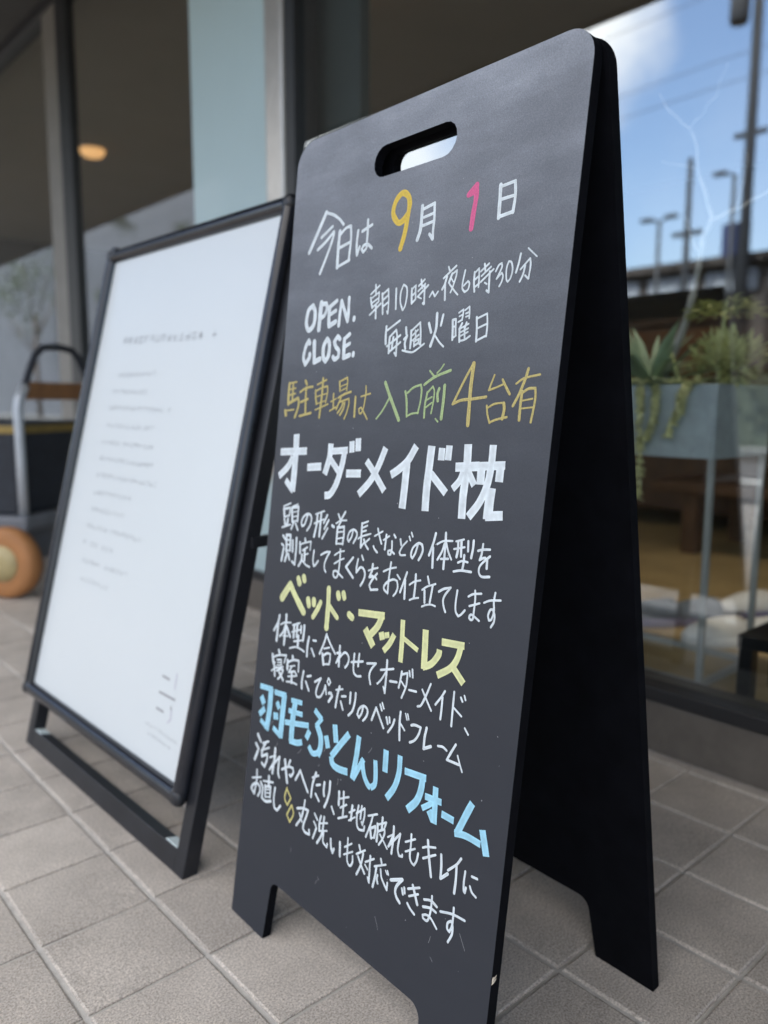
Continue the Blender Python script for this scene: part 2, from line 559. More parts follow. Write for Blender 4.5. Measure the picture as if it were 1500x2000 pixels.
# room
part('room_floor', M_floor, [(1.03, 6.0, Y0, Y1, 0.02, 0.098)], bev=0)
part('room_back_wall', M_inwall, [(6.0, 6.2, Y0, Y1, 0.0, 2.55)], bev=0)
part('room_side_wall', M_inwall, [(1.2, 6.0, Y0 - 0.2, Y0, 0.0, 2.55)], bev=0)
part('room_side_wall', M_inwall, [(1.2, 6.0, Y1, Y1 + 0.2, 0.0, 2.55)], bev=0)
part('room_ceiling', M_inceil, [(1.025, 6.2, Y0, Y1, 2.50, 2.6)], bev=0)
part('inner_column', M_greypan, [(1.06, 1.095, 0.966, 1.27, 0.098, 2.4995)])
def downlight(x, y, z=2.499, watts=4.5, cone=140, tilt=0):
    b = MB(); b.lathe([(0.075, 0), (0.098, -0.002), (0.098, -0.016), (0.090, -0.018)], 28, Matrix.Translation((x, y, z)))
    ring = b.build('downlight', M_lampring, shop, smooth=True)
    b = MB(); b.lathe([(0.089, -0.0165), (0.086, -0.040), (0.066, -0.062), (0.030, -0.074)], 24, Matrix.Translation((x, y, z)))
    d = b.build('lamp_glass', M_lamp, shop, smooth=True)
    d.parent = ring
    L = bpy.data.lights.new('downlight_bulb', 'SPOT')
    L.energy = watts; L.color = (1.0, 0.82, 0.62); L.spot_size = R(cone); L.spot_blend = 0.6; L.shadow_soft_size = 0.05
    lo = bpy.data.objects.new('downlight_bulb', L); COL.objects.link(lo); lo.location = (x, y, z - 0.085); lo.rotation_euler = (0, R(-tilt), 0)
for (x, y) in ((2.02, 5.12), (1.99, 2.14)):
    downlight(x, y)
downlight(1.135, 0.08, watts=4.5 * 3.5, cone=52, tilt=14)      # unseen spot added to brighten the planter display

# ------------------------------------------------------------------ chalkboard A-frame
A_Y = -0.02709722
A_T = 0.12745886
BO = Vector((0.06714789, 0.05675325, 0.0))
bw = Vector((math.sin(A_Y), -math.cos(A_Y), 0))
bup = Vector((0, 0, 1)) * math.cos(A_T) + Vector((math.cos(A_Y), math.sin(A_Y), 0)) * math.sin(A_T)
bn = bw.cross(bup).normalized()
def front(s, h, d=0.0):            # millimetres on the face, depth d (m) behind it
    return BO + bw * (s / 1000) + bup * (h / 1000) - bn * d
def arc(cx, cy, r, a0, a1, n=8):
    return [(cx + r * math.cos(R(a0 + (a1 - a0) * k / n)), cy + r * math.sin(R(a0 + (a1 - a0) * k / n))) for k in range(n + 1)]
W_, H_, RC = 440.4, 999.0, 30.0
def outline(bow=0.0):
    pts = arc(W_ - RC, H_ - RC, RC, 0, 90) + arc(RC - bow * 0.6, H_ - RC, RC, 90, 180)
    for h in (800, 650, 500, 350, 200, 80):
        t = h / H_
        pts.append((bow * 4 * t * (1 - t) - bow * 0.6 * t, h))
    pts += [(0, 0), (77, 0)]
    pts += arc(84 + 13, 79 - 13, 13, 180, 90, 6)
    pts += arc(357 - 15, 79 - 15, 15, 90, 0, 6)
    pts += [(362, 0), (W_, 0)]
    return pts
slot = arc(283 - 18, 941.5, 17.5, -90, 90, 8) + arc(152.5 + 18, 941.5, 17.5, 90, 270, 8)
cb = thing('chalkboard_sign', 'black wooden A-frame chalkboard with handwritten white, yellow and blue Japanese writing', 'sign', (0.19, -0.17, 0))
b = MB()
b.prism(outline(7.0), [slot], front, 0.0118)
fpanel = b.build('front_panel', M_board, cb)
fpanel.data.materials.append(M_boardedge)
for pl in fpanel.data.polygons:                     # raw edges and back of the panel are plain black
    if pl.normal.dot(bn) < 0.7: pl.material_index = 1
# rear panel, hinged under the top of the front one
RB_T = R(9.2)
RW = bw
rup = Vector((0, 0, 1)) * math.cos(RB_T) - Vector((math.cos(A_Y), math.sin(A_Y), 0)) * math.sin(RB_T)
rn = (RW.cross(rup)).normalized()
RO = Vector((0.362, 0.0453, 0.0))
def rear(s, h, d=0.0):
    return RO + RW * (s / 1000) + rup * (h / 1000) - rn * d
b = MB()
b.prism(outline(0.0), [slot], rear, 0.0118)
rpanel = b.build('rear_panel', M_boardedge, cb)
for s_h in (95, 345):                                # two strap hinges inside the top
    b = MB()
    P = [front(s_h + x, h, 0.0121 + d) for d in (0, 0.0016) for (x, h) in ((-18, 985), (18, 985), (18, 925), (-18, 925))]
    b.add(P, [(0, 1, 2, 3), (4, 5, 6, 7), (0, 1, 5, 4), (1, 2, 6, 5), (2, 3, 7, 6), (3, 0, 4, 7)])
    b.build('hinge', M_leg, cb)
# chipped corner of raw wood on the near edge
M_chip = mat('raw_wood_chip', (0.62, 0.55, 0.45), 0.8)
b = MB()
for (h, w0) in ((150.0, 3.2), (153.0, 2.0)):
    rg = [front(W_ + 0.15, h + dy, 0.001 + dx) for dx, dy in ((-0.0005, 0), (0.0024, 1.0), (0.0060, 5.0), (0.0026, 3.6), (0.0003, 4.4))]
    tp = [front(W_ + 0.9, h + 1.2 + dy * 0.5, 0.0015 + dx * 0.6) for dx, dy in ((-0.0005, 0), (0.0024, 1.0), (0.0060, 5.0), (0.0026, 3.6), (0.0003, 4.4))]
    b.add(rg + tp, [(5, 6, 7, 8, 9)] + [(i, (i + 1) % 5, (i + 1) % 5 + 5, i + 5) for i in range(5)])
b.build('wood_chip', M_chip, fpanel)

# handwriting: every stroke is a thin raised ribbon of ink (tenths of a millimetre on the board face)
INK = {
'date': '57:684,9031 396,8594;34:702,9023 842,8975 966,8905 1058,8828;38:630,8742 839,8840;41:576,8603 725,8674 875,8772 875,8719 810,8565 667,8305;52:998,8757 996,8567 1009,8336;37:1012,8717 1113,8776 1205,8785 1230,8627 1222,8384;38:1013,8560 1219,8600;36:1016,8340 1236,8392;37:1354,8709 1349,8553 1371,8429 1407,8517;36:1432,8688 1601,8733;35:1518,8802 1531,8672 1535,8553 1537,8489 1485,8446 1450,8483 1488,8523 1561,8521 1635,8470;46:2418,8789 2424,8660 2421,8542 2388,8447;35:2430,8755 2598,8787 2615,8627 2614,8502 2620,8420 2565,8478;32:2456,8668 2594,8685;32:2449,8583 2606,8602;43:3491,8789 3500,8648 3507,8482;33:3493,8772 3669,8789 3688,8653 3678,8501;33:3511,8650 3682,8658;34:3512,8490 3682,8509',
'nine': '67:2199,8763 2131,8697 2047,8681 1959,8770 1947,8851 1987,8940 2079,8992 2173,8939 2205,8856 2199,8763 2172,8552 2124,8395',
'one': '61:3080,8779 3176,8853 3183,8725 3168,8584 3159,8440;49:3104,8778 3162,8788',
'open': '63:584,7926 498,7874 473,7735 516,7645 565,7636 639,7701 644,7840 584,7926;75:757,7942 754,7788 753,7629;53:759,7926 859,7927 885,7872 845,7792 777,7760;57:938,7878 937,7774 957,7652 1082,7695;52:938,7878 1069,7939;45:944,7783 1069,7825;48:1151,7643 1153,7787 1165,7930 1245,7800 1314,7682 1316,7773 1305,7952;53:1434,7713 1434,7691;58:593,7467 568,7501 514,7428 487,7298 539,7214 612,7293 614,7336;63:690,7483 725,7235 839,7268;61:946,7500 887,7419 898,7292 952,7237 1003,7308 999,7445 946,7500;53:1201,7485 1153,7519 1093,7460 1138,7396 1197,7351 1200,7279 1135,7251 1095,7283;58:1287,7480 1294,7388 1305,7264 1410,7290;50:1287,7480 1380,7530;44:1294,7382 1397,7423;53:1481,7307 1481,7285',
'hours': '28:1770,8047 1781,7978 1787,7937;25:1699,7953 1836,8033;27:1700,7912 1719,7855 1744,7799;18:1712,7904 1842,7962 1844,7911 1846,7864;20:1731,7851 1841,7898;21:1749,7805 1847,7857;24:1713,7723 1888,7833;29:1805,7821 1822,7677;28:1900,7939 1921,7823 1937,7715;22:1902,7925 1997,7979 2020,7847 2026,7711 2007,7736;24:1925,7866 2005,7912;23:1936,7795 2017,7838;27:2129,7968 2152,7750;22:2243,7998 2211,7920 2217,7816 2265,7727 2296,7776 2309,7884 2293,7964 2243,7998;26:2378,7942 2385,7864 2397,7786;22:2383,7938 2436,7970 2440,7910 2453,7826;23:2390,7864 2442,7897;23:2405,7792 2453,7826;23:2485,7959 2565,8016;24:2513,8019 2540,7931;23:2483,7905 2581,7970;23:2482,7848 2629,7952;25:2574,7952 2584,7857 2593,7762 2573,7773;17:2488,7844 2542,7823;20:2666,7827 2704,7879 2744,7825 2786,7870;21:2904,8102 2926,8062;22:2845,7997 3009,8100;26:2891,8007 2870,7935 2839,7886;25:2874,7942 2893,7776;26:2962,8028 2927,7943;20:2958,8021 3026,8054 3020,7992 2987,7892 2963,7843;16:2953,7985 2990,7944;18:2940,7927 3008,7861 3067,7810;20:3141,8039 3122,7921 3126,7863 3162,7826 3204,7847 3216,7904 3192,7928 3142,7890;23:3271,8005 3276,7904 3293,7816;20:3277,7997 3326,8034 3337,7955 3342,7854;21:3287,7932 3336,7962;21:3292,7859 3347,7889;21:3394,8068 3415,7988;21:3350,8003 3447,8065;21:3366,7958 3476,8030;21:3364,7902 3512,8004;16:3415,7889 3446,7871;23:3467,7988 3473,7882 3481,7790 3450,7811;19:3544,7979 3574,8031 3609,8047 3615,8005 3564,7907 3622,7956 3640,7926 3633,7878 3607,7833;18:3695,8053 3676,7990 3686,7893 3708,7863 3739,7900 3751,7974 3729,8039 3695,8053;22:3831,8103 3817,8014 3796,7938;15:3913,8142 4023,8053;18:3847,7959 3947,8047 3961,7982 3952,7862 3908,7898;21:3895,7990 3880,7911 3849,7850;32:2023,7571 2026,7465 2038,7384;25:2037,7526 2238,7621;32:2096,7451 2096,7363 2102,7284;25:2096,7456 2193,7524 2217,7453 2223,7331 2229,7247 2197,7279;25:2063,7356 2269,7463;25:2101,7288 2280,7388;28:2158,7448 2148,7334;29:2349,7539 2366,7470;28:2335,7416 2381,7451 2354,7376 2370,7315;21:2326,7299 2433,7277 2510,7278 2655,7351;30:2438,7499 2446,7405 2446,7319;24:2439,7495 2566,7575 2588,7464 2600,7345 2580,7355;22:2465,7451 2539,7501;25:2502,7495 2515,7409;21:2467,7395 2559,7449;25:2494,7385 2501,7334;24:2494,7381 2566,7406 2566,7364 2506,7342;31:2697,7557 2742,7462;28:2896,7628 2876,7523;34:2804,7648 2812,7515 2794,7434 2751,7321;21:2807,7425 2877,7355 2943,7307;26:3038,7564 3052,7466 3060,7369;24:3038,7564 3082,7569 3090,7480 3100,7407;19:3054,7490 3086,7504;19:3064,7385 3106,7406;19:3113,7630 3170,7657 3172,7609 3163,7554;18:3124,7593 3172,7609;19:3115,7538 3168,7558;18:3194,7647 3250,7678 3258,7618 3261,7563;18:3210,7614 3257,7626;17:3214,7582 3257,7591;26:3173,7522 3142,7468;26:3146,7476 3150,7412 3160,7343;23:3233,7525 3218,7479;18:3153,7471 3263,7511;18:3164,7435 3264,7468;18:3169,7399 3263,7432;20:3159,7351 3230,7359 3297,7391;22:3211,7487 3229,7367;25:3363,7566 3379,7452 3386,7334;20:3370,7554 3491,7591 3507,7482 3507,7374;20:3384,7459 3500,7494;20:3390,7342 3506,7382',
'park': '47:228,6982 226,6853 240,6724;22:235,6987 386,7001;21:233,6905 376,6925;21:237,6836 380,6857;38:240,6729 449,6801 474,6742 458,6657 413,6563;31:313,6981 327,6759;49:185,6637 209,6586;21:215,6642 382,6656;35:578,7010 614,6968;28:482,6873 607,6922 742,6937;37:607,6926 619,6759 636,6617;31:517,6750 666,6788;30:516,6577 752,6618;22:838,6960 1017,7014;35:945,7032 951,6824 937,6567;30:814,6891 828,6808 855,6726;23:815,6882 949,6926 1043,6937 1055,6864 1033,6743;17:847,6816 1036,6852;17:861,6730 1043,6771;21:838,6656 1084,6727;27:1179,6847 1187,6759 1200,6679;18:1140,6755 1242,6791;20:1131,6646 1244,6691;28:1276,6989 1300,6878;21:1283,6989 1418,7033 1429,6963 1423,6885;15:1299,6929 1417,6959;16:1332,6885 1418,6916;28:1280,6799 1391,6842 1508,6868;28:1333,6799 1261,6672;22:1314,6751 1482,6790 1492,6728 1464,6626 1429,6559;26:1374,6743 1350,6688 1288,6624;27:1406,6743 1392,6673 1338,6601;33:1599,6809 1604,6697 1609,6589;18:1698,6813 1862,6846;21:1771,6930 1780,6835 1761,6683 1728,6622 1696,6629 1682,6675 1717,6690 1760,6652 1846,6562;28:3386,7130 3283,6962 3158,6733 3265,6770 3418,6783 3591,6802;45:3387,7123 3379,6894 3385,6698 3391,6533;21:3669,7005 3616,6866 3699,6887 3794,6920;26:3776,6959 3823,6895 3877,6826;23:3612,6718 3632,6635 3669,6559;19:3627,6699 3703,6735 3819,6748;35:3820,6741 3832,6682 3819,6600;21:3668,6565 3749,6592 3870,6616;29:4065,7053 4039,6959 3986,6825 3929,6720;20:3941,6921 4030,6969 4203,6998;30:4019,6849 4016,6726 4019,6591;24:4028,6840 4090,6873 4166,6878 4178,6793 4170,6685 4155,6575;16:4030,6766 4149,6784;16:4032,6696 4175,6709',
'entrance': '41:2098,6963 2185,6830 2376,6562;21:2190,6797 2098,6664 2003,6569;28:2438,6864 2471,6770 2497,6603;23:2474,6848 2561,6904 2670,6931 2689,6865 2686,6758 2662,6637;20:2497,6603 2569,6630 2671,6644;19:2782,7070 2859,7009;18:2893,7045 2941,7084 2978,7129;29:2721,6931 2864,7006 3082,7067;26:2778,6851 2761,6720 2766,6594;21:2779,6845 2851,6910 2880,6863 2881,6770 2864,6639;18:2785,6776 2853,6804;19:2778,6698 2857,6745;34:2948,6887 2929,6832 2944,6764;39:3022,6917 3024,6758 3018,6586;17:2935,6585 2975,6555',
'pillow': '!119:491,6352 507,6149 514,5833 510,5638;!82:527,5645 341,5769;!92:169,6117 746,6155;!93:457,6065 359,5936 182,5809;!93:787,5958 1071,5986;!99:1223,6265 1217,6096 1152,5898;!80:1221,6173 1554,6204;!91:1500,6206 1473,6034 1405,5821 1301,5678 1192,5649;!80:1235,6087 1434,5937;!93:1618,6309 1634,6179;!97:1727,6345 1743,6199;!90:1566,5937 1833,5955;!88:2216,6261 2124,6056 2010,5886 1826,5720;!83:1912,6102 2050,5989 2261,5795;!91:2699,6302 2597,6150 2477,6053 2344,5976;!106:2579,6131 2580,5863 2574,5638;!105:2926,6311 2919,6065 2914,5847 2924,5648;!81:2949,6032 3189,5854;!91:3075,6297 3075,6173;!89:3173,6326 3171,6179;!100:3424,6349 3438,6099 3427,5859 3438,5628;!91:3286,6118 3598,6146;!76:3395,6080 3362,5994 3276,5904;!78:3463,6084 3559,5960;!82:3598,6146 3917,6174;!98:3628,6128 3634,5975;!95:3862,6167 3862,6017;!87:3746,6355 3747,6159 3720,5973 3647,5806 3525,5654;!114:3777,5954 3771,5810 3771,5658;!88:3740,5686 3952,5714',
'pillowtext': '22:358,5439 503,5491;39:363,5408 392,5308;29:370,5406 501,5433 505,5375 493,5333;23:392,5308 493,5336;38:398,5274 428,5208;39:476,5290 469,5220;23:359,5172 541,5228;20:541,5447 666,5494;38:543,5434 577,5267;33:548,5441 683,5462 686,5374 688,5287;16:564,5385 674,5407;16:573,5328 684,5350;22:577,5270 693,5294;30:609,5257 568,5177;29:652,5255 712,5181;28:893,5397 844,5271 797,5239 773,5276 797,5346 870,5394 939,5395 974,5353 959,5272 902,5198;22:1055,5414 1218,5468;22:1040,5301 1223,5371;35:1089,5412 1090,5300 1059,5145;35:1164,5426 1163,5296 1163,5162;31:1284,5426 1229,5330;30:1320,5372 1251,5261;30:1314,5275 1226,5144;35:1398,5318 1432,5306;26:1496,5462 1536,5410;28:1624,5501 1561,5413;21:1472,5352 1549,5392 1659,5408;25:1560,5387 1510,5312;33:1505,5311 1509,5121;30:1511,5306 1626,5332 1635,5239 1627,5131;18:1519,5256 1624,5276;18:1515,5179 1620,5206;20:1519,5123 1631,5135;25:1790,5315 1777,5239 1732,5174 1706,5211 1730,5283 1794,5319 1851,5304 1868,5257 1818,5170;20:2043,5442 1936,5402;30:1941,5406 1947,5263 1955,5140;20:1959,5360 2035,5393;20:1955,5315 2022,5337;20:1897,5229 1958,5264 2106,5311;21:1955,5143 2001,5194;27:2000,5235 2036,5179 2085,5141;22:2094,5255 2041,5214;20:2177,5296 2302,5362;24:2221,5382 2259,5303 2302,5229;25:2173,5184 2199,5154 2245,5127;20:2331,5273 2419,5327;28:2367,5334 2364,5257 2361,5177;24:2490,5350 2519,5324;23:2466,5278 2475,5187 2459,5132 2423,5133 2418,5166 2461,5178 2520,5151;27:2598,5315 2616,5259;22:2700,5309 2634,5242 2600,5179 2623,5153 2694,5164;22:2730,5362 2750,5326;21:2757,5407 2781,5368;26:2872,5310 2846,5211 2808,5148 2781,5175 2801,5255 2876,5313 2933,5305 2950,5251 2931,5192 2902,5143;29:3114,5445 3090,5339 3046,5215;30:3096,5297 3112,5101;21:3147,5341 3232,5383 3353,5400;29:3250,5465 3258,5350 3263,5113;27:3245,5355 3221,5278 3169,5190;23:3268,5370 3306,5290 3358,5219;24:3215,5203 3316,5219;20:3399,5403 3501,5435;20:3381,5325 3520,5363;28:3428,5404 3435,5327 3425,5253;28:3471,5416 3484,5268;27:3560,5425 3569,5331;27:3629,5440 3629,5360 3618,5273;22:3453,5203 3507,5227 3580,5226;27:3527,5286 3527,5203 3519,5142;24:3408,5109 3504,5134 3637,5141;23:3697,5353 3757,5373 3844,5385;23:3753,5425 3747,5331 3729,5270 3768,5293 3798,5301;23:3853,5323 3774,5254 3735,5201 3738,5149 3778,5120 3872,5134;26:3819,5289 3824,5204;30:399,5073 459,5030;25:384,4965 433,4949;37:439,4917 412,4758;38:476,5091 503,4889;35:476,5087 566,5099 584,4908;21:499,5028 562,5040;21:502,4970 572,4983;21:502,4893 584,4912;35:527,4864 491,4763;35:553,4860 590,4796;37:627,5038 643,4906;35:703,5080 715,4934 713,4754 651,4780;35:888,5094 901,5053;36:786,5038 807,4912;22:796,5014 896,5049 1007,5078 1006,4976;23:851,4947 947,5000;35:897,4968 907,4834;21:913,4906 971,4925;33:847,4896 846,4825 796,4749;24:871,4822 952,4784 1027,4772;26:1089,4981 1085,4862 1113,4796 1140,4814 1190,4871;25:1236,4950 1322,4994 1405,5010 1354,4937 1321,4857 1330,4796 1358,4766;20:1499,4986 1585,5036 1669,5058;21:1509,4889 1600,4941 1677,4973;25:1597,5068 1606,4942 1600,4806 1577,4742 1533,4735 1506,4764 1511,4802 1554,4812 1602,4793 1684,4757;31:1843,5008 1729,4887 1873,4786;24:1989,5054 2023,5008;26:1931,5004 1917,4916 1921,4854 1982,4919 2038,4914 2073,4859 2057,4787 2014,4721;21:2130,4909 2194,4936 2279,4963;32:2192,4987 2187,4918 2156,4842 2206,4861;26:2278,4900 2211,4828 2165,4752 2198,4707 2310,4731;22:2253,4862 2278,4836;21:2380,4940 2474,4985 2574,5014;25:2488,5056 2480,4946 2476,4840 2480,4722 2420,4751 2414,4789 2466,4845 2550,4883 2610,4877 2629,4815 2609,4753 2576,4714;22:2605,4941 2654,4904;27:2752,4991 2722,4903 2674,4771;29:2735,4911 2750,4717;20:2803,4872 2871,4916 2959,4944;28:2883,4991 2889,4887 2887,4747;20:2826,4716 2879,4742 2954,4763;25:3060,4999 3088,4935;20:2996,4853 3066,4900 3179,4945;28:3032,4856 3050,4734;27:3143,4920 3124,4748;19:3016,4686 3076,4714 3145,4731 3207,4727;24:3236,4879 3303,4919 3393,4947 3328,4865 3307,4806 3325,4743 3353,4699;23:3486,4937 3479,4815 3491,4734 3530,4694 3567,4719 3609,4767;22:3637,4906 3696,4940 3795,4962;22:3662,4819 3785,4869;22:3715,4976 3726,4899 3725,4770 3722,4710 3700,4694 3674,4706 3679,4731 3709,4743 3801,4706;21:3841,4886 3916,4921 4037,4944;22:3962,5001 3955,4914 3967,4831 3948,4752 3920,4735 3903,4777 3921,4833 3950,4844 3979,4799 3981,4736 3951,4678',
'bed': '94:504,4297 653,4488;88:661,4498 778,4385 991,4215;84:821,4593 852,4545;78:930,4633 951,4598;82:1062,4382 1087,4321;81:1179,4396 1186,4354;66:1317,4397 1261,4296 1192,4199;77:1450,4583 1468,4388 1474,4128;63:1488,4392 1654,4288;74:1633,4562 1654,4516;75:1732,4581 1752,4539;83:1872,4366 1925,4345;!77:2031,4424 2473,4477;!83:2436,4478 2376,4345 2262,4221;!89:2172,4274 2335,4112;!82:2442,4296 2474,4218;!76:2530,4313 2548,4254;!69:2650,4317 2591,4207 2504,4106;!67:2760,4495 2778,4251 2784,4054;!52:2775,4316 3027,4237;!86:3108,4469 3123,4292 3139,4072;!73:3118,4090 3235,4152 3320,4261 3328,4318;!72:3349,4401 3653,4430;!72:3612,4432 3575,4285 3496,4173 3332,4063;!76:3512,4208 3690,4075',
'bedtext': '36:491,4072 469,3977 393,3863;41:476,3972 470,3747;23:534,3967 626,4011 750,4034;41:640,4107 644,3973 641,3738;33:633,3964 598,3880 534,3817;38:663,3971 760,3862;19:606,3834 712,3858;23:795,4013 940,4071;23:792,3927 953,3990;40:830,4021 837,3873;39:891,4047 899,3894;32:975,4039 982,3960;38:1041,4060 1043,3973 1036,3878;22:851,3825 1008,3872;39:937,3909 942,3775;23:778,3722 896,3765 990,3767 1086,3753;37:1157,3946 1142,3830 1149,3715;26:1239,3925 1299,3933;29:1222,3822 1290,3750;32:1492,4055 1456,3943 1392,3805;27:1499,4044 1570,3970 1685,3873;21:1466,3881 1568,3918;37:1444,3817 1485,3698;27:1459,3795 1537,3843 1595,3848 1600,3785 1588,3725;21:1495,3704 1598,3730;27:1719,3891 1783,3910 1721,3781 1785,3863 1858,3931 1921,3915 1943,3871 1927,3811 1889,3767;34:1763,3981 1766,3884 1774,3753;24:1991,3855 2191,3912;26:2118,3979 2115,3840;26:2033,3958 2036,3820 2056,3751 2109,3728 2179,3744;25:2263,3909 2406,3945 2336,3861 2315,3783 2347,3701;24:2491,3896 2691,3959;29:2580,4022 2588,3880 2591,3676;23:2591,3676 2560,3731;23:2577,3895 2519,3802 2461,3739;25:2655,3819 2762,3836;27:2824,3965 2815,3882 2799,3791;23:2828,3935 2911,3974 2913,3903 2906,3825 2857,3698;21:2826,3868 2897,3819;23:2936,4001 2952,3951;25:2978,4026 2994,3951;24:2959,3810 3066,3822;24:3260,3954 3212,3827 3155,3710 3106,3683;22:3150,3867 3209,3800 3302,3697;23:3464,3940 3424,3872 3352,3774;26:3439,3871 3442,3755 3439,3654;25:3583,3965 3585,3833 3590,3633;23:3594,3816 3705,3764;22:3676,3937 3701,3905;20:3719,3967 3738,3930;39:545,3640 569,3608;42:413,3555 441,3471;25:443,3531 561,3581 716,3616 690,3520;35:468,3457 507,3305;21:423,3347 525,3422;20:445,3444 491,3476;24:529,3514 619,3537 630,3470;16:540,3482 624,3503;16:534,3445 641,3477;19:527,3409 675,3461;30:545,3379 626,3421 676,3420 639,3341 580,3283;35:597,3371 696,3297;39:852,3639 870,3600;39:756,3564 767,3457;27:771,3547 877,3598 992,3617 1002,3485;18:808,3502 922,3538;26:856,3508 803,3426 922,3470;27:934,3467 976,3431;22:794,3372 954,3418;39:869,3429 882,3317;23:775,3302 886,3325 993,3324;36:1113,3517 1097,3403 1106,3312;28:1194,3479 1268,3505;30:1176,3411 1253,3323;27:1355,3456 1464,3528 1418,3438 1391,3339 1420,3295 1483,3313 1535,3392 1560,3470 1591,3376;21:1608,3570 1589,3524 1626,3489 1651,3534 1608,3570;34:1640,3400 1680,3414 1706,3384 1650,3306;23:1769,3476 1887,3518;32:1828,3531 1802,3422 1786,3281;26:1882,3434 1954,3454;28:1872,3372 1923,3293;32:2033,3518 2037,3403;30:2122,3537 2123,3445 2095,3333 2032,3261;27:2270,3431 2255,3353 2215,3292 2179,3318 2204,3389 2269,3437 2332,3427 2348,3381 2322,3322 2285,3279;28:2426,3331 2481,3483;27:2481,3483 2554,3393 2627,3305;24:2541,3534 2575,3480;23:2571,3560 2604,3509;27:2658,3431 2688,3371;25:2705,3446 2717,3394;26:2787,3446 2765,3377 2705,3286;30:2868,3552 2869,3437 2891,3265;21:2872,3443 2953,3385;19:2946,3558 2974,3502;19:2977,3562 3000,3513;26:3046,3468 3097,3487 3184,3488 3162,3408 3112,3333 3049,3291;32:3267,3510 3252,3411 3254,3296 3350,3350;23:3442,3386 3509,3398 3564,3381;26:3675,3477 3623,3381 3580,3296 3663,3300 3738,3303;19:3713,3382 3750,3315 3790,3250;21:3766,3666 3816,3621',
'quilt': '!68:201,3090 490,3121;!100:455,3134 457,2843 428,2581;!62:465,2602 274,2666;!92:247,2968 323,2887;!75:352,2838 238,2727;!68:540,3105 800,3131;!100:761,3137 754,2855 753,2586;!69:759,2601 576,2659;!76:610,2998 677,2927;!106:605,2861 623,2775;!60:917,3109 1147,3139;!63:880,2970 1176,3005;!66:824,2807 1319,2917;!99:1005,3118 983,2891 992,2613;!73:954,2618 1113,2641 1219,2685;!69:1409,3134 1564,3063;!58:1568,3085 1459,2957;!89:1470,2977 1564,2860 1577,2735 1539,2632;!68:1579,2683 1444,2624 1351,2683;!75:1342,2866 1290,2750;!83:1663,2909 1724,2781;!86:1807,3085 1861,2890;!80:2078,3064 1931,2885 1796,2710 1832,2637 1939,2618 2111,2641;!79:2249,3095 2236,2863 2202,2594;!66:2213,2598 2288,2743 2364,2877;!67:2338,2871 2387,2724 2464,2637 2520,2617 2582,2681 2580,2795 2554,2933;!81:2709,3097 2722,2863;!73:2928,3113 2936,2937 2890,2764 2786,2606;!71:3019,2983 3334,3019;!82:3284,3025 3278,2888 3230,2749 3113,2613;!74:3475,2987 3489,2801 3502,2627;!66:3343,2843 3574,2869;!58:3450,2829 3405,2780 3313,2709;!81:3413,2727 3486,2645;!71:3586,2760 3753,2759;!75:3961,3015 3895,2868 3802,2647;!67:3777,2651 3922,2683 4110,2682;!79:4113,2822 4151,2717 4191,2604',
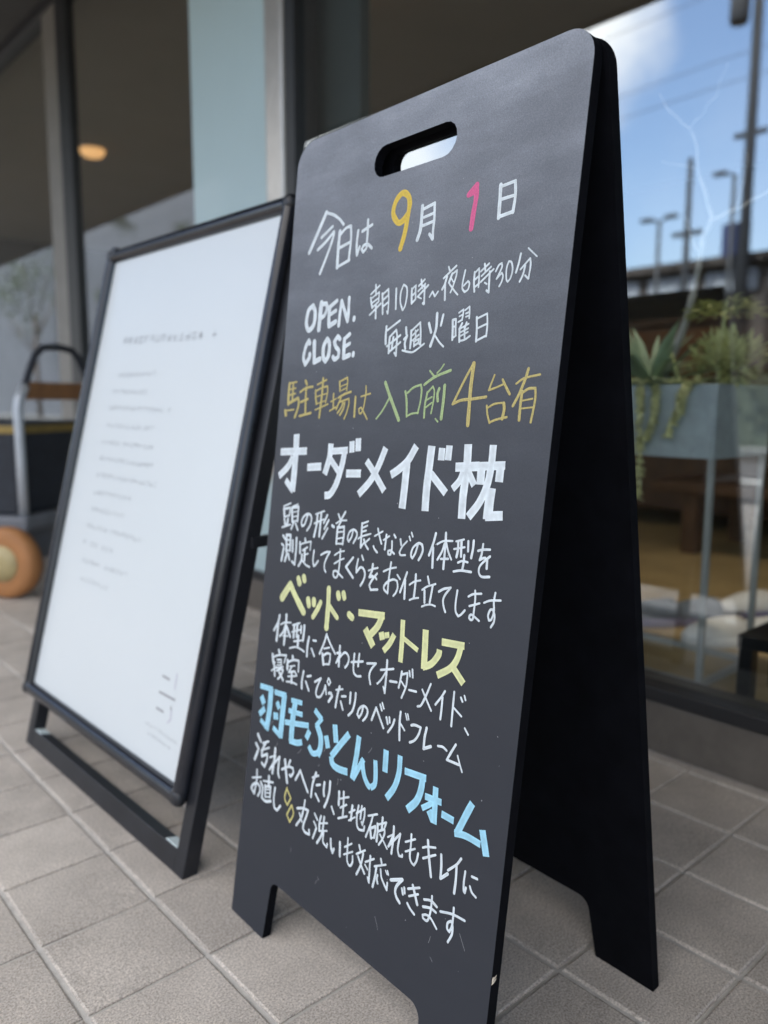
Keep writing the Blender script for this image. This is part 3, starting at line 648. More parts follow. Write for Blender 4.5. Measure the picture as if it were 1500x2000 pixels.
'quilttext': '43:249,2463 326,2399;42:224,2336 292,2290;42:279,2250 225,2130;28:381,2392 507,2455;24:358,2291 532,2382;34:443,2413 383,2300 384,2221 502,2291 508,2222 467,2115 397,2140;42:672,2419 671,2279 656,2102;24:570,2272 693,2336;32:688,2327 664,2242 589,2123 679,2233 783,2353 777,2246 780,2150 813,2103;31:855,2219 987,2301 1081,2314 1100,2267 1052,2202 1026,2213;44:900,2352 938,2235 985,2102;35:1010,2384 984,2320;34:1153,2198 1234,2342;33:1234,2342 1311,2257 1420,2148;23:1483,2347 1598,2412;35:1547,2426 1500,2274 1492,2120;27:1575,2289 1645,2322;31:1575,2185 1650,2129;37:1722,2376 1720,2288 1736,2226;35:1825,2424 1828,2310 1800,2190 1761,2104;31:1894,2157 1945,2098;36:2004,2374 2011,2298 2016,2231;23:2030,2306 2178,2382;29:2085,2405 2100,2277 2108,2130;23:2050,2210 2154,2285;24:2030,2079 2178,2161;33:2257,2314 2254,2245 2254,2152;21:2209,2217 2301,2285;21:2213,2129 2313,2207;26:2334,2259 2460,2364 2468,2283 2447,2177 2429,2200;27:2357,2354 2345,2251 2356,2151 2396,2107 2479,2126 2485,2174;25:2412,2372 2406,2227;22:2532,2312 2670,2385;26:2603,2336 2581,2239 2523,2077;32:2579,2204 2610,2100;31:2584,2196 2662,2248 2666,2197 2658,2125;18:2610,2100 2665,2131;30:2692,2290 2704,2213 2702,2105;22:2693,2281 2826,2360 2807,2299;29:2758,2384 2762,2261;24:2711,2216 2803,2278 2810,2233 2785,2160 2739,2083;23:2743,2195 2800,2153 2870,2097;30:2942,2363 2950,2246 2944,2080;18:2866,2219 2938,2278;25:2940,2265 2921,2205 2887,2128 2960,2222 3048,2332 3039,2256 3032,2164 3061,2106 3108,2118 3108,2137;22:3135,2285 3270,2371;21:3149,2191 3280,2276;25:3210,2396 3217,2266 3218,2170 3247,2123 3288,2111 3318,2167 3331,2251;22:3386,2335 3440,2367 3557,2410;24:3405,2236 3567,2341;30:3443,2433 3475,2297 3533,2106;31:3639,2374 3654,2273 3661,2149 3747,2235;24:3897,2452 3848,2373 3746,2269;28:3849,2362 3858,2224 3854,2094;23:3964,2359 3960,2256 3968,2175 3985,2161 3992,2215;25:4051,2349 4116,2357;25:4039,2249 4068,2207 4122,2186;23:215,1879 415,1960;33:306,2014 318,1867 287,1696 211,1740 243,1795 328,1849 411,1830 415,1767 380,1703;35:419,1897 466,1858;23:473,1932 694,1993;42:592,2032 603,1930;33:519,1892 543,1752;31:521,1878 643,1918 647,1785;16:534,1841 637,1880;16:541,1801 644,1837;17:543,1748 646,1788;33:474,1847 471,1710 565,1700 679,1748;33:747,1943 737,1813 768,1706 833,1690 894,1770;30:1248,1882 1358,1926 1466,1942 1442,1863 1404,1761 1396,1698 1447,1670 1532,1680 1519,1728;30:1387,2032 1376,1933 1342,1800 1259,1678;28:1302,1844 1366,1767;26:1598,1958 1660,1909;26:1592,1860 1638,1826;31:1650,1805 1601,1667;30:1719,1976 1700,1905 1706,1812;21:1708,1887 1845,1946;31:1778,1989 1773,1835;22:1705,1796 1851,1857;30:1772,1813 1748,1745 1689,1646;26:1795,1829 1793,1738 1808,1698 1876,1675 1882,1719;33:1935,1797 1953,1713 1988,1662 2007,1714;33:2104,1834 2124,1683;20:2190,1817 2309,1907;19:2190,1732 2335,1827;25:2236,1938 2244,1808 2256,1699 2289,1659 2322,1664 2348,1714 2342,1781;28:2434,1943 2458,1902;22:2402,1832 2539,1933;27:2510,1883 2486,1744 2431,1617;29:2430,1815 2495,1743 2558,1684;22:2558,1812 2689,1905;27:2628,1909 2635,1765 2644,1627 2617,1667;22:2555,1781 2604,1751;26:2796,1953 2814,1915;22:2708,1833 2878,1928;30:2739,1839 2732,1731 2711,1611;27:2770,1765 2765,1721 2783,1682;25:2809,1845 2837,1765 2931,1681 2931,1758;19:2887,1868 2914,1842;19:2916,1879 2936,1845;34:2980,1813 3149,1896 3078,1800 3060,1733 3087,1681 3140,1648;28:3154,1804 3175,1756;29:3183,1825 3196,1776;24:3237,1841 3397,1928;23:3261,1776 3386,1856;33:3301,1907 3344,1832 3388,1752;28:3250,1696 3296,1662 3360,1637;27:3477,1847 3568,1879 3653,1860;26:3470,1771 3570,1806 3649,1802;24:3578,1931 3580,1798 3561,1695 3535,1660 3486,1663 3478,1690 3531,1717 3593,1712 3679,1654;25:3707,1841 3862,1892 4021,1910;25:3873,1960 3876,1856 3871,1775 3847,1711 3816,1728 3816,1783 3856,1822 3882,1781 3882,1702 3842,1608',
'sparkle': '24:996,2038 965,1903 1035,1836 1094,1948 999,2022;24:1126,1872 1044,1723 1118,1659 1179,1783 1131,1869'
}
def smooth_runs(P):
    """split at sharp corners, Catmull-Rom in between"""
    runs = [[P[0]]]
    for i in range(1, len(P)):
        runs[-1].append(P[i])
        if 0 < i < len(P) - 1:
            a = (P[i] - P[i - 1]); c = (P[i + 1] - P[i])
            if a.length > 0 and c.length > 0 and a.angle(c) > R(62):
                runs.append([P[i]])
    out = []
    for r in runs:
        if len(r) < 3:
            out.append(r); continue
        q = [r[0] * 2 - r[1]] + r + [r[-1] * 2 - r[-2]]
        o = []
        for i in range(1, len(q) - 2):
            for k in range(5):
                t = k / 5
                o.append(0.5 * ((2 * q[i]) + (q[i + 1] - q[i - 1]) * t + (2 * q[i - 1] - 5 * q[i] + 4 * q[i + 1] - q[i + 2]) * t * t + (3 * q[i] - q[i - 1] - 3 * q[i + 1] + q[i + 2]) * t ** 3))
        o.append(r[-1])
        out.append(o)
    return out
def ribbon(mb, pts, w, base, cap, wob):
    pts = [p for i, p in enumerate(pts) if i == 0 or (p - pts[i - 1]).length > 1e-3]
    if len(pts) < 2: return
    n = len(pts)
    prof = [(-1.0, 0.0, 1.0), (-0.72, 0.55, 0.97), (-0.2, 1.0, 0.86), (0.3, 0.96, 0.86), (0.74, 0.5, 0.97), (1.0, 0.0, 1.0)]
    hh = 0.00016
    vs = []; cs = []
    def row(c, d, half, k):
        nn = Vector((-d.y, d.x))
        for (u, z, e) in prof:
            q = c + nn * (u * half)
            vs.append(front(q.x, q.y, -(base + 0.00004 + hh * z * k)))
            e2 = min(1.0, e * (0.93 + 0.07 * random.random()))
            cs.append((e2, e2, e2))
    d0 = (pts[1] - pts[0]).normalized(); d1 = (pts[-1] - pts[-2]).normalized()
    hw = w / 2
    rows = 0
    if cap == 'r':
        for a in (88, 62, 34): row(pts[0] - d0 * hw * math.sin(R(a)), d0, hw * math.cos(R(a)), 0.9); rows += 1
    for i, p in enumerate(pts):
        d = (pts[min(i + 1, n - 1)] - pts[max(i - 1, 0)]).normalized()
        row(p, d, hw * (1 + wob * (noise.noise(Vector((p.x * 0.11, p.y * 0.11, base * 9000))))), 1.0); rows += 1
    if cap == 'r':
        for a in (34, 62, 88): row(pts[-1] + d1 * hw * math.sin(R(a)), d1, hw * math.cos(R(a)), 0.9); rows += 1
    m = len(prof)
    fs = []
    for i in range(rows - 1):
        for k in range(m - 1):
            a = i * m + k
            fs.append((a, a + 1, a + 1 + m, a + m))
    o = len(mb.v)
    mb.add(vs, fs)
    mb.c[o:] = cs
WRITING = [('date', P_white, 'white date heading'), ('nine', P_yel, 'yellow numeral 9'), ('one', P_pink, 'pink numeral 1'),
           ('open', P_white, 'white OPEN and CLOSE'), ('hours', P_white, 'white opening hours'), ('park', P_chalk, 'ochre parking line'),
           ('entrance', P_green, 'green words inside the parking line'), ('pillow', P_white, 'large white pillow heading'), ('pillowtext', P_white, 'two small white lines under the pillow heading'),
           ('bed', P_cream, 'pale yellow bed and mattress heading'), ('bedtext', P_white, 'two small white lines under the mattress heading'),
           ('quilt', P_blue, 'light blue quilt heading'), ('quilttext', P_white, 'two small white lines under the quilt heading'), ('sparkle', P_gold, 'two gold diamonds')]
for key, m, lab in WRITING:
    mb = MB()
    idx = 0
    for st in INK[key].split(';'):
        cap = 'r'
        if st[0] == '!': cap = 'b'; st = st[1:]
        w, c = st.split(':')
        w = int(w) / 10
        P = [Vector((float(a.split(',')[0]) / 10, float(a.split(',')[1]) / 10)) for a in c.split()]
        for run in smooth_runs(P):
            ribbon(mb, run, w, 0.00012 + (idx % 17) * 0.000022, cap, 0.16 if cap == 'r' else 0.05)
            idx += 1
    o = mb.build('lettering', m, fpanel, smooth=True, attr='pool')
    o['label'] = lab
# stray chalk specks
mb = MB()
for k in range(70):
    s_, h_ = random.uniform(15, 425), random.uniform(95, 900)
    r_ = random.uniform(0.25, 0.7)
    vs = [front(s_ + r_ * math.cos(a) * random.uniform(.6, 1.3), h_ + r_ * math.sin(a) * random.uniform(.6, 1.3), -0.0001) for a in (0, 1.05, 2.1, 3.1, 4.2, 5.2)]
    mb.add(vs + [front(s_, h_, -0.0003)], [(i, (i + 1) % 6, 6) for i in range(6)])
for k in range(16):                                  # fine scratches, mostly low on the face
    s_, h_ = random.uniform(30, 420), random.uniform(90, 330); a_ = random.uniform(-2.2, -0.4); L_ = random.uniform(4, 16); c_ = random.uniform(-.3, .3)
    q0 = [Vector((s_ + math.cos(a_ + c_ * t) * L_ * t, h_ + math.sin(a_ + c_ * t) * L_ * t)) for t in (0, .33, .66, 1)]
    for i in range(3):
        d_ = (q0[i + 1] - q0[i]).normalized(); n2 = Vector((-d_.y, d_.x)) * 0.16
        mb.add([front(q.x, q.y, -0.00006) for q in (q0[i] + n2, q0[i + 1] + n2, q0[i + 1] - n2, q0[i] - n2)], [(0, 1, 2, 3)])
mb.build('chalk_specks', mat('chalk_speck', (0.36, 0.37, 0.38), 0.9), fpanel, props={'kind': 'stuff'})

# ------------------------------------------------------------------ white poster stand
S_Y = 0.0189994
S_T = 0.24416829
SO = Vector((0.03404077, 0.78735933, 0))
sw = Vector((math.sin(S_Y), -math.cos(S_Y), 0))
sh = Vector((math.cos(S_Y), math.sin(S_Y), 0))
sup = Vector((0, 0, 1)) * math.cos(S_T) + sh * math.sin(S_T)
sn = sw.cross(sup).normalized()
def pos(s, h, d=0.0):
    return SO + sw * (s / 1000) + sup * (h / 1000) - sn * d
ps = thing('poster_stand', 'black metal A-frame poster stand holding a large white poster with faint grey print', 'sign', (0.19, 0.46, 0))
def obox(mb, fr, s0, s1, h0, h1, d0, d1, bev=0.0):
    bm = bmesh.new()
    bmesh.ops.create_cube(bm, size=1)
    for v in bm.verts:
        v.co = Vector(((s0 + s1) / 2 + v.co.x * (s1 - s0), (h0 + h1) / 2 + v.co.y * (h1 - h0), ((d0 + d1) / 2 + v.co.z * (d1 - d0)) * 1000))
    if bev: bmesh.ops.bevel(bm, geom=bm.edges[:], offset=bev, segments=3, affect='EDGES', profile=0.5)
    bm.verts.index_update()
    mb.add([fr(v.co.x, v.co.y, v.co.z / 1000) for v in bm.verts], [[v.index for v in f.verts] for f in bm.faces])
    bm.free()
# snap frame: four rounded profiles with rounded corners
FR = [(-24, 96), (607, 96), (607, 999), (-24, 999)]
b = MB()
def rounded_rect(x0, y0, x1, y1, r, n=6):
    return arc(x1 - r, y1 - r, r, 0, 90, n) + arc(x0 + r, y1 - r, r, 90, 180, n) + arc(x0 + r, y0 + r, r, 180, 270, n) + arc(x1 - r, y0 + r, r, 270, 360, n)
rings = []
N_ = 28
for (off, dep) in ((0, 0.0010), (0, -0.006), (2.0, -0.0125), (8, -0.0165), (15, -0.0170), (20.5, -0.0135), (23.4, -0.0075), (24, -0.0030)):
    e = off
    rings.append([pos(x, y, dep) for (x, y) in rounded_rect(-24 + e, 96 + e, 607 - e, 999 - e, max(2.0, 16 - e * 0.6))])
rings.insert(0, [pos(x, y, 0.0010) for (x, y) in rounded_rect(0, 120, 583, 975, 2.0)])
vs = [q for r_ in rings for q in r_]
m_ = len(rings[0])
fs = []
for i in range(len(rings) - 1):
    for k in range(m_):
        fs.append((i * m_ + k, i * m_ + (k + 1) % m_, (i + 1) * m_ + (k + 1) % m_, (i + 1) * m_ + k))
b.add(vs, fs)
frame = b.build('poster_frame', M_black, ps, smooth=True)
for (s0, h0) in ((-24.6, 95.4), (583.6, 95.4), (-24.6, 975.6), (583.6, 975.6)):
    b = MB(); obox(b, pos, s0, s0 + 24, h0, h0 + 24, -0.0180, 0.0012, 8.5)
    b.build('corner_cap', M_leg, frame, smooth=True)
b = MB()                                              # clips and scuffs on the frame
for (s0, s1, h0, h1) in ((2, 20, 984, 1000.5),):
    obox(b, pos, s0, s1, h0, h1, -0.0185, -0.008, 2.0)
b.build('frame_clip', M_leg, frame)
b = MB()
b.add([pos(-3, 117, -0.0031), pos(586, 117, -0.0031), pos(586, 978, -0.0031), pos(-3, 978, -0.0031)], [(0, 1, 2, 3)])
poster = b.build('poster', M_paper, ps)
b = MB(); obox(b, pos, -5, 588, 115, 980, -0.0027, 0.0006)
b.build('backing_panel', M_leg, ps)
# faint print, too soft to read: rows of small pen-like marks
def glyph_row(mb, a, c, hgt, chars, seed):
    rnd = random.Random(seed)
    a = Vector(a); c = Vector(c)
    for k in range(chars):
        t = (k + 0.5) / chars
        o = a.lerp(c, t)
        cw = (c - a).length / chars * 0.80
        if rnd.random() < 0.06: continue
        for q in range(rnd.choice((3, 4, 4, 5))):
            if rnd.random() < 0.55:
                x0, x1 = -cw / 2 * rnd.uniform(.6, 1), cw / 2 * rnd.uniform(.6, 1); y = rnd.choice((-.42, -.05, .36)) * hgt + rnd.uniform(-.05, .05) * hgt
                rect = (o.x + x0, o.x + x1, o.y + y - hgt * 0.036, o.y + y + hgt * 0.036)
            else:
                x = rnd.uniform(-.4, .4) * cw; y0, y1 = rnd.uniform(-.48, -.36), rnd.uniform(.34, .46)
                rect = (o.x + x - hgt * 0.036, o.x + x + hgt * 0.036, o.y + y0 * hgt, o.y + y1 * hgt)
            z = -0.0034 - 0.00003 * (q + 4 * (k % 2))
            mb.add([pos(rect[0], rect[2], z), pos(rect[1], rect[2], z), pos(rect[1], rect[3], z), pos(rect[0], rect[3], z)], [(0, 1, 2, 3)])
def bar(mb, a, c, w, z=-0.0034):
    a = Vector(a); c = Vector(c)
    d = (c - a).normalized(); n = Vector((-d.y, d.x)) * w / 2
    P = [a + n, c + n, c - n, a - n]
    mb.add([pos(q.x, q.y, z) for q in P], [(0, 1, 2, 3)])
ROWS = [((106.3, 808.2), (453.7, 800.6), 14.5, 16), ((114.9, 741.6), (266.1, 740.8), 8.4, 10), ((101.8, 709.8), (246.4, 707.6), 8.3, 9), ((102.2, 677.7), (349.4, 674.0), 8.1, 17), ((105.9, 643.7), (299.8, 641.8), 8.1, 13), ((99.5, 611.4), (309.3, 608.7), 8.0, 14), ((101.8, 580.5), (321.9, 577.0), 8.0, 15), ((102.7, 547.6), (349.0, 546.1), 7.8, 17), ((104.1, 513.9), (266.3, 514.8), 7.9, 10), ((109.0, 482.5), (264.3, 481.6), 7.9, 10), ((102.7, 450.1), (328.8, 448.7), 7.7, 15), ((98.6, 417.8), (232.7, 415.8), 7.8, 8), ((109.5, 384.6), (305.2, 384.8), 7.6, 12), ((101.3, 350.7), (242.4, 350.6), 7.6, 8), ((455.1, 175.3), (558.5, 174.0), 4.5, 14), ((468.7, 162.5), (542.5, 161.6), 4.5, 10)]
mb = MB()
for i, (a, c, hgt, n) in enumerate(ROWS): glyph_row(mb, a, c, hgt, n, 100 + i)
mb.build('print', M_print, poster)
LOGO = [((481.4, 255.6), (505.0, 254.8), 3.9, 0), ((480.3, 230.1), (531.1, 230.4), 3.9, 0), ((480.8, 205.2), (504.4, 205.0), 3.9, 0), ((522.4, 269.0), (524.0, 244.8), 3.3, 1), ((521.8, 219.1), (525.4, 213.1), 3.3, 0), ((525.1, 213.0), (528.2, 199.9), 3.3, 1), ((528.0, 201.4), (521.0, 192.7), 3.3, 1)]
mb = MB(); mp_ = MB()
for i, (a, c, w, pale) in enumerate(LOGO): bar(mp_ if pale else mb, a, c, w, -0.0034 - i * 0.00003)
mb.build('emblem', mat('emblem_print', (0.30, 0.31, 0.33), 0.6), poster)
mp_.build('emblem_accent', M_printp, poster)
# legs
for s0 in (3, 603):
    b = MB(); obox(b, pos, s0, s0 + 26, 1, 985, 0.0016, 0.026, 1.5)
    b.build('front_leg', M_leg, ps)
b = MB(); obox(b, pos, 29.2, 602.8, 1, 34, 0.0020, 0.0250, 1.5)
b.build('foot_rail', M_leg, ps)
for (s0, s1) in ((566, 598), (34, 62)):
    b = MB(); obox(b, pos, s0, s1, 34.2, 36.0, 0.004, 0.022); b.build('sticker', M_sticker, ps)
top = pos(0, 985, 0.045); 
bx0 = Vector((0.440, 0, 0)); bh = Vector((top.x - 0.440, 0, top.z)); BL = bh.length; bh.normalize()
def bleg(s, h, d=0.0):
    base_ = SO + sw * (s / 1000)
    q = Vector((0.440 + sw.x * s / 1000, base_.y, 0)) + bh * (h / 1000) + Vector((bh.z, 0, -bh.x)) * d
    return q
for s0 in (13, 611):
    b = MB(); obox(b, bleg, s0, s0 + 26, 2, BL * 1000, 0.0, 0.020, 1.5)
    b.build('rear_leg', M_leg, ps)
b = MB(); obox(b, bleg, 39.2, 610.8, 8, 34, 0.001, 0.019, 1.5)
b.build('rear_rail', M_leg, ps)
for s0 in (19, 617):
    b = MB()
    y_ = SO.y - (s0 + 6) / 1000
    b.box(0.175, 0.352, y_ - 0.006, y_ + 0.006, 0.461, 0.477, bev=0.001)
    b.build('side_stay', M_leg, ps)

# ------------------------------------------------------------------ folding wagon by the shop window
M_tube = mat('grey_tube', (0.40, 0.43, 0.47), 0.4, metal=0.3, vary=0.06, scale=20)
M_wood = mat('brown_handle_wood', (0.26, 0.12, 0.045), 0.5, vary=0.25, scale=18)
M_fab = mat('navy_canvas', (0.022, 0.026, 0.035), 0.9, vary=0.25, scale=25, bump=0.5, bscale=500)
M_gold = mat('ochre_webbing', (0.24, 0.17, 0.05), 0.8, vary=0.2, scale=30)
M_tan = mat('tan_rubber', (0.38, 0.17, 0.062), 0.65, vary=0.1, scale=12)
M_hub = mat('pale_hub', (0.42, 0.34, 0.17), 0.5, vary=0.1, scale=20)
M_chas = mat('grey_chassis', (0.13, 0.14, 0.16), 0.5, vary=0.1, scale=20)
wg = thing('wagon', 'navy canvas folding wagon with grey posts, brown handle band and fat tan wheels', 'wagon', (0.42, 2.30, 0))
e1 = Vector((0.84, 0.545, 0)).normalized(); e2 = Vector((-0.545, 0.84, 0)).normalized(); e3 = Vector((0, 0, 1))
WO = Vector((0.447, 2.04, 0))
MW = Matrix((( e1.x, e2.x, 0, WO.x), (e1.y, e2.y, 0, WO.y), (0, 0, 1, 0), (0, 0, 0, 1)))
WWid, WLen = 0.44, 0.66
for (px_, sgn) in ((0.0, 1), (WWid, -1)):
    for yy, s2 in ((0.0, -1), (WLen, 1)):
        b = MB()
        pts = [(px_, yy, 0.27), (px_, yy, 0.46), (px_, yy, 0.645), (px_ + 0.010 * sgn, yy, 0.675), (px_ + 0.038 * sgn, yy, 0.722)]
        b.tube(pts, 0.0165, 12, MW)
        b.build('post', M_tube, wg, smooth=True)
for yy in (0.0, WLen):
    b = MB()
    pts = [(0.038, yy, 0.715), (0.062, yy, 0.765), (0.10, yy, 0.83), (0.14, yy, 0.858), (WWid / 2, yy, 0.866), (WWid - 0.14, yy, 0.858), (WWid - 0.10, yy, 0.83), (WWid - 0.062, yy, 0.765), (WWid - 0.038, yy, 0.715)]
    b.tube(pts, 0.0125, 12, MW)
    b.build('handle', M_fab, wg, smooth=True)
    b = MB(); b.box(0.045, WWid - 0.045, yy - 0.012, yy + 0.012, 0.676, 0.738, MW, bev=0.006)
    b.build('handle_band', M_wood, wg)
b = MB()
b.box(-0.008, WWid + 0.008, 0.012, WLen - 0.012, 0.28, 0.60, MW, bev=0.015)
body = b.build('canvas_box', M_fab, wg)
b = MB(); b.box(-0.011, WWid + 0.011, 0.009, WLen - 0.009, 0.560, 0.588, MW, bev=0.004)
b.build('webbing_trim', M_gold, body)
b = MB(); b.box(-0.03, WWid + 0.03, -0.03, WLen + 0.03, 0.225, 0.2795, MW, bev=0.012)
b.build('chassis', M_chas, wg)
for (xx, yy) in ((-0.050, 0.035), (WWid + 0.05, 0.035), (-0.05, WLen - 0.04), (WWid + 0.05, WLen - 0.04)):
    Mx = MW @ Matrix.Translation((xx, yy, 0.124)) @ Matrix.Rotation(R(90), 4, 'Y')
    b = MB(); b.lathe([(0.070, -0.030), (0.105, -0.034), (0.120, -0.024), (0.124, 0), (0.120, 0.024), (0.105, 0.034), (0.070, 0.030)], 36, Mx)
    w_ = b.build('wheel', M_tan, wg, smooth=True)
    b = MB(); b.lathe([(0.018, -0.040), (0.062, -0.034), (0.066, 0), (0.062, 0.034), (0.018, 0.040)], 28, Mx)
    b.build('hub', M_hub, w_, smooth=True)
for yy in (0.02, WLen - 0.05):
    b = MB(); b.box(-0.03, WWid + 0.03, yy, yy + 0.03, 0.110, 0.226, MW, bev=0.003); b.build('axle', M_chas, wg)

# ------------------------------------------------------------------ display behind the glass: planter on a thin stand
M_zinc = mat('zinc_planter', (0.44, 0.52, 0.57), 0.5, metal=0.0, vary=0.2, scale=16)
M_steel = mat('grey_steel', (0.42, 0.45, 0.46), 0.45, metal=0.1, vary=0.1, scale=20)
M_soil = mat('soil', (0.06, 0.045, 0.03), 0.95, vary=0.3, scale=60)
FZ = 0.098
pl_ = thing('planter', 'grey zinc trough planter raised on thin steel legs behind the shop window', 'planter', (1.15, 0.08, FZ))
PX0, PX1, PY0, PY1 = 1.062, 1.305, -0.088, 0.27
b = MB()
t_ = 0.006
b.box(PX0, PX0 + t_, PY0, PY1, 0.562, 0.706, bev=0.001)
b.box(PX1 - t_, PX1, PY0, PY1, 0.562, 0.706, bev=0.001)
b.box(PX0 + t_ + .0002, PX1 - t_ - .0002, PY0, PY0 + t_, 0.562, 0.706)
b.box(PX0 + t_ + .0002, PX1 - t_ - .0002, PY1 - t_, PY1, 0.562, 0.706)
b.box(PX0 + t_ + .0002, PX1 - t_ - .0002, PY0 + t_ + .0002, PY1 - t_ - .0002, 0.563, 0.57)
b.build('trough', M_zinc, pl_)
b = MB(); b.box(PX0 + t_ + .001, PX1 - t_ - .001, PY0 + t_ + .001, PY1 - t_ - .001, 0.575, 0.690); b.build('soil', M_soil, pl_)
for (x, y) in ((PX0 + 0.007, PY0 + 0.007), (PX1 - 0.007, PY0 + 0.007), (PX0 + 0.007, PY1 - 0.007), (PX1 - 0.007, PY1 - 0.007)):
    b = MB(); b.box(x - 0.006, x + 0.006, y - 0.006, y + 0.006, FZ, 0.5615, bev=0.001)
    b.build('stand_leg', M_steel, pl_)
for bx in ((PX0 + .0135, PX1 - .0135, PY0 + 0.001, PY0 + 0.013), (PX0 + .0135, PX1 - .0135, PY1 - .013, PY1 - .001), (PX1 - .013, PX1 - .001, PY0 + .0135, PY1 - .0135), (PX0 + .001, PX0 + .013, PY0 + .0135, PY1 - .0135)):
    b = MB(); b.box(*bx, FZ + 0.001, FZ + 0.013); b.build('stand_rail', M_steel, pl_)

M_agave = mat('blue_green_leaf', (0.26, 0.36, 0.25), 0.55, vary=0.25, scale=20)
M_succ = mat('pale_succulent', (0.46, 0.50, 0.22), 0.55, vary=0.3, scale=60)
M_tip = mat('trailing_bead', (0.70, 0.71, 0.42), 0.6, vary=0.35, scale=60)
M_bush = mat('yellow_green_leaf', (0.58, 0.61, 0.30), 0.55, vary=0.35, scale=40)
M_twig = mat('silver_driftwood', (0.36, 0.355, 0.345), 0.8, vary=0.2, scale=30)
def leaf(mb, o, d, L, w, curl=0.15, up=Vector((0, 0, 1))):
    d = Vector(d).normalized(); sd = d.cross(up)
    if sd.length < 1e-3: sd = Vector((1, 0, 0))
    sd.normalize(); nn = sd.cross(d).normalized()
    vs = []
    for (t, wd) in ((0, 0.5), (0.3, 1.0), (0.65, 0.75), (1.0, 0.04)):
        c = Vector(o) + d * (L * t) - Vector((0, 0, 1)) * (curl * L * t * t)
        vs += [c - sd * w * wd / 2 + nn * w * 0.18 * wd, c - nn * w * 0.10 * wd, c + sd * w * wd / 2 + nn * w * 0.18 * wd]
    fs = []
    for i in range(3):
        for k in range(2):
            a = i * 3 + k
            fs.append((a, a + 1, a + 4, a + 3))
    mb.add(vs, fs)
rnd = random.Random(3)
ag = MB()
for k in range(54):
    a = rnd.uniform(0, 2 * math.pi); e = rnd.uniform(0.05, 1.25)
    leaf(ag, (1.12, 0.085, 0.700), (math.cos(a) * math.cos(e), math.sin(a) * math.cos(e), math.sin(e)), rnd.uniform(0.12, 0.20), rnd.uniform(0.015, 0.026), rnd.uniform(0.0, 0.35))
ag.build('agave', M_agave, loc=(1.14, 0.135, 0.69), smooth=True, props=tagd('spiky blue-green rosette plant at the board end of the zinc planter', 'plant'))
bs = MB()
for k in range(620):
    v = Vector((rnd.gauss(0, 1), rnd.gauss(0, 1), rnd.gauss(0, 1))).normalized() * (rnd.random() ** 0.5)
    c = Vector((1.15, -0.062, 0.752)) + Vector((v.x * 0.066, v.y * 0.070, v.z * 0.056))
    dd = (v + Vector((rnd.uniform(-.5, .5), rnd.uniform(-.5, .5), 0.5)))
    leaf(bs, c, dd, rnd.uniform(0.016, 0.03), rnd.uniform(0.006, 0.011), 0.1)
bushr = bs.build('shrub', M_bush, loc=(1.15, -0.062, 0.69), props=tagd('rounded yellow-green bushy plant at the near end of the zinc planter', 'plant'))
tb = MB()
tb.tube([(1.15, -0.046, 0.690), (1.15, -0.047, 0.76), (1.152, -0.05, 0.84), (1.153, -0.052, 0.872)], [0.006, 0.005, 0.004, 0.003], 8)
tb.tube([(1.13, 0.02, 0.692), (1.135, 0.035, 0.73), (1.14, 0.055, 0.775)], 0.004, 8)
for k in range(170):
    a = rnd.uniform(0, 2 * math.pi); r_ = rnd.random() ** 0.5 * 0.065
    c = Vector((1.153 + math.cos(a) * r_, -0.052 + math.sin(a) * r_, 0.872 - r_ * 0.35 + rnd.uniform(-0.014, 0.012)))
    leaf(tb, c, (math.cos(a), math.sin(a), rnd.uniform(-.2, .7)), rnd.uniform(0.016, 0.028), rnd.uniform(0.006, 0.010), 0.2)
tb.build('stalked_succulent', M_succ, loc=(1.15, -0.047, 0.69), props=tagd('upright pale green stalk with a flat tuft of leaves above the bushy plant', 'plant'))
def trailing(name, pts, label):
    mb = MB()
    pts = [Vector(q) for q in pts]
    mb.tube(pts, 0.0012, 6)
    L = len(pts) - 1
    for k in range(230):
        t = rnd.random() * L; i = min(int(t), L - 1)
        c = pts[i].lerp(pts[i + 1], t - i)
        a = rnd.uniform(0, 2 * math.pi)
        leaf(mb, c, (math.cos(a), math.sin(a), rnd.uniform(-1.1, -.2)), rnd.uniform(0.009, 0.016), rnd.uniform(0.007, 0.010), 0.2)
    mb.build(name, M_tip, loc=tuple(pts[0]), props=tagd(label, 'plant', 'succulent strands trailing over the planter edge'))
trailing('trailing_succulent', [(1.09, 0.075, 0.700), (1.055, 0.072, 0.705), (1.047, 0.066, 0.66), (1.047, 0.062, 0.56), (1.048, 0.060, 0.475)], 'longest strand of trailing succulent, hanging beside the black chalkboard')
trailing('trailing_succulent', [(1.09, 0.045, 0.700), (1.058, 0.038, 0.710), (1.049, 0.033, 0.68), (1.049, 0.036, 0.64), (1.050, 0.052, 0.598)], 'middle-length strand of trailing succulent leaning towards the chalkboard')
trailing('trailing_succulent', [(1.09, -0.022, 0.700), (1.058, -0.030, 0.712), (1.050, -0.026, 0.69), (1.050, -0.012, 0.65), (1.051, 0.005, 0.607)], 'slanting strand of trailing succulent under the shrub end of the planter')
trailing('trailing_succulent', [(1.09, -0.02, 0.700), (1.06, -0.024, 0.708), (1.0525, -0.022, 0.69), (1.052, -0.018, 0.655)], 'shortest strand of trailing succulent, beside the slanting strand')
dw = MB()
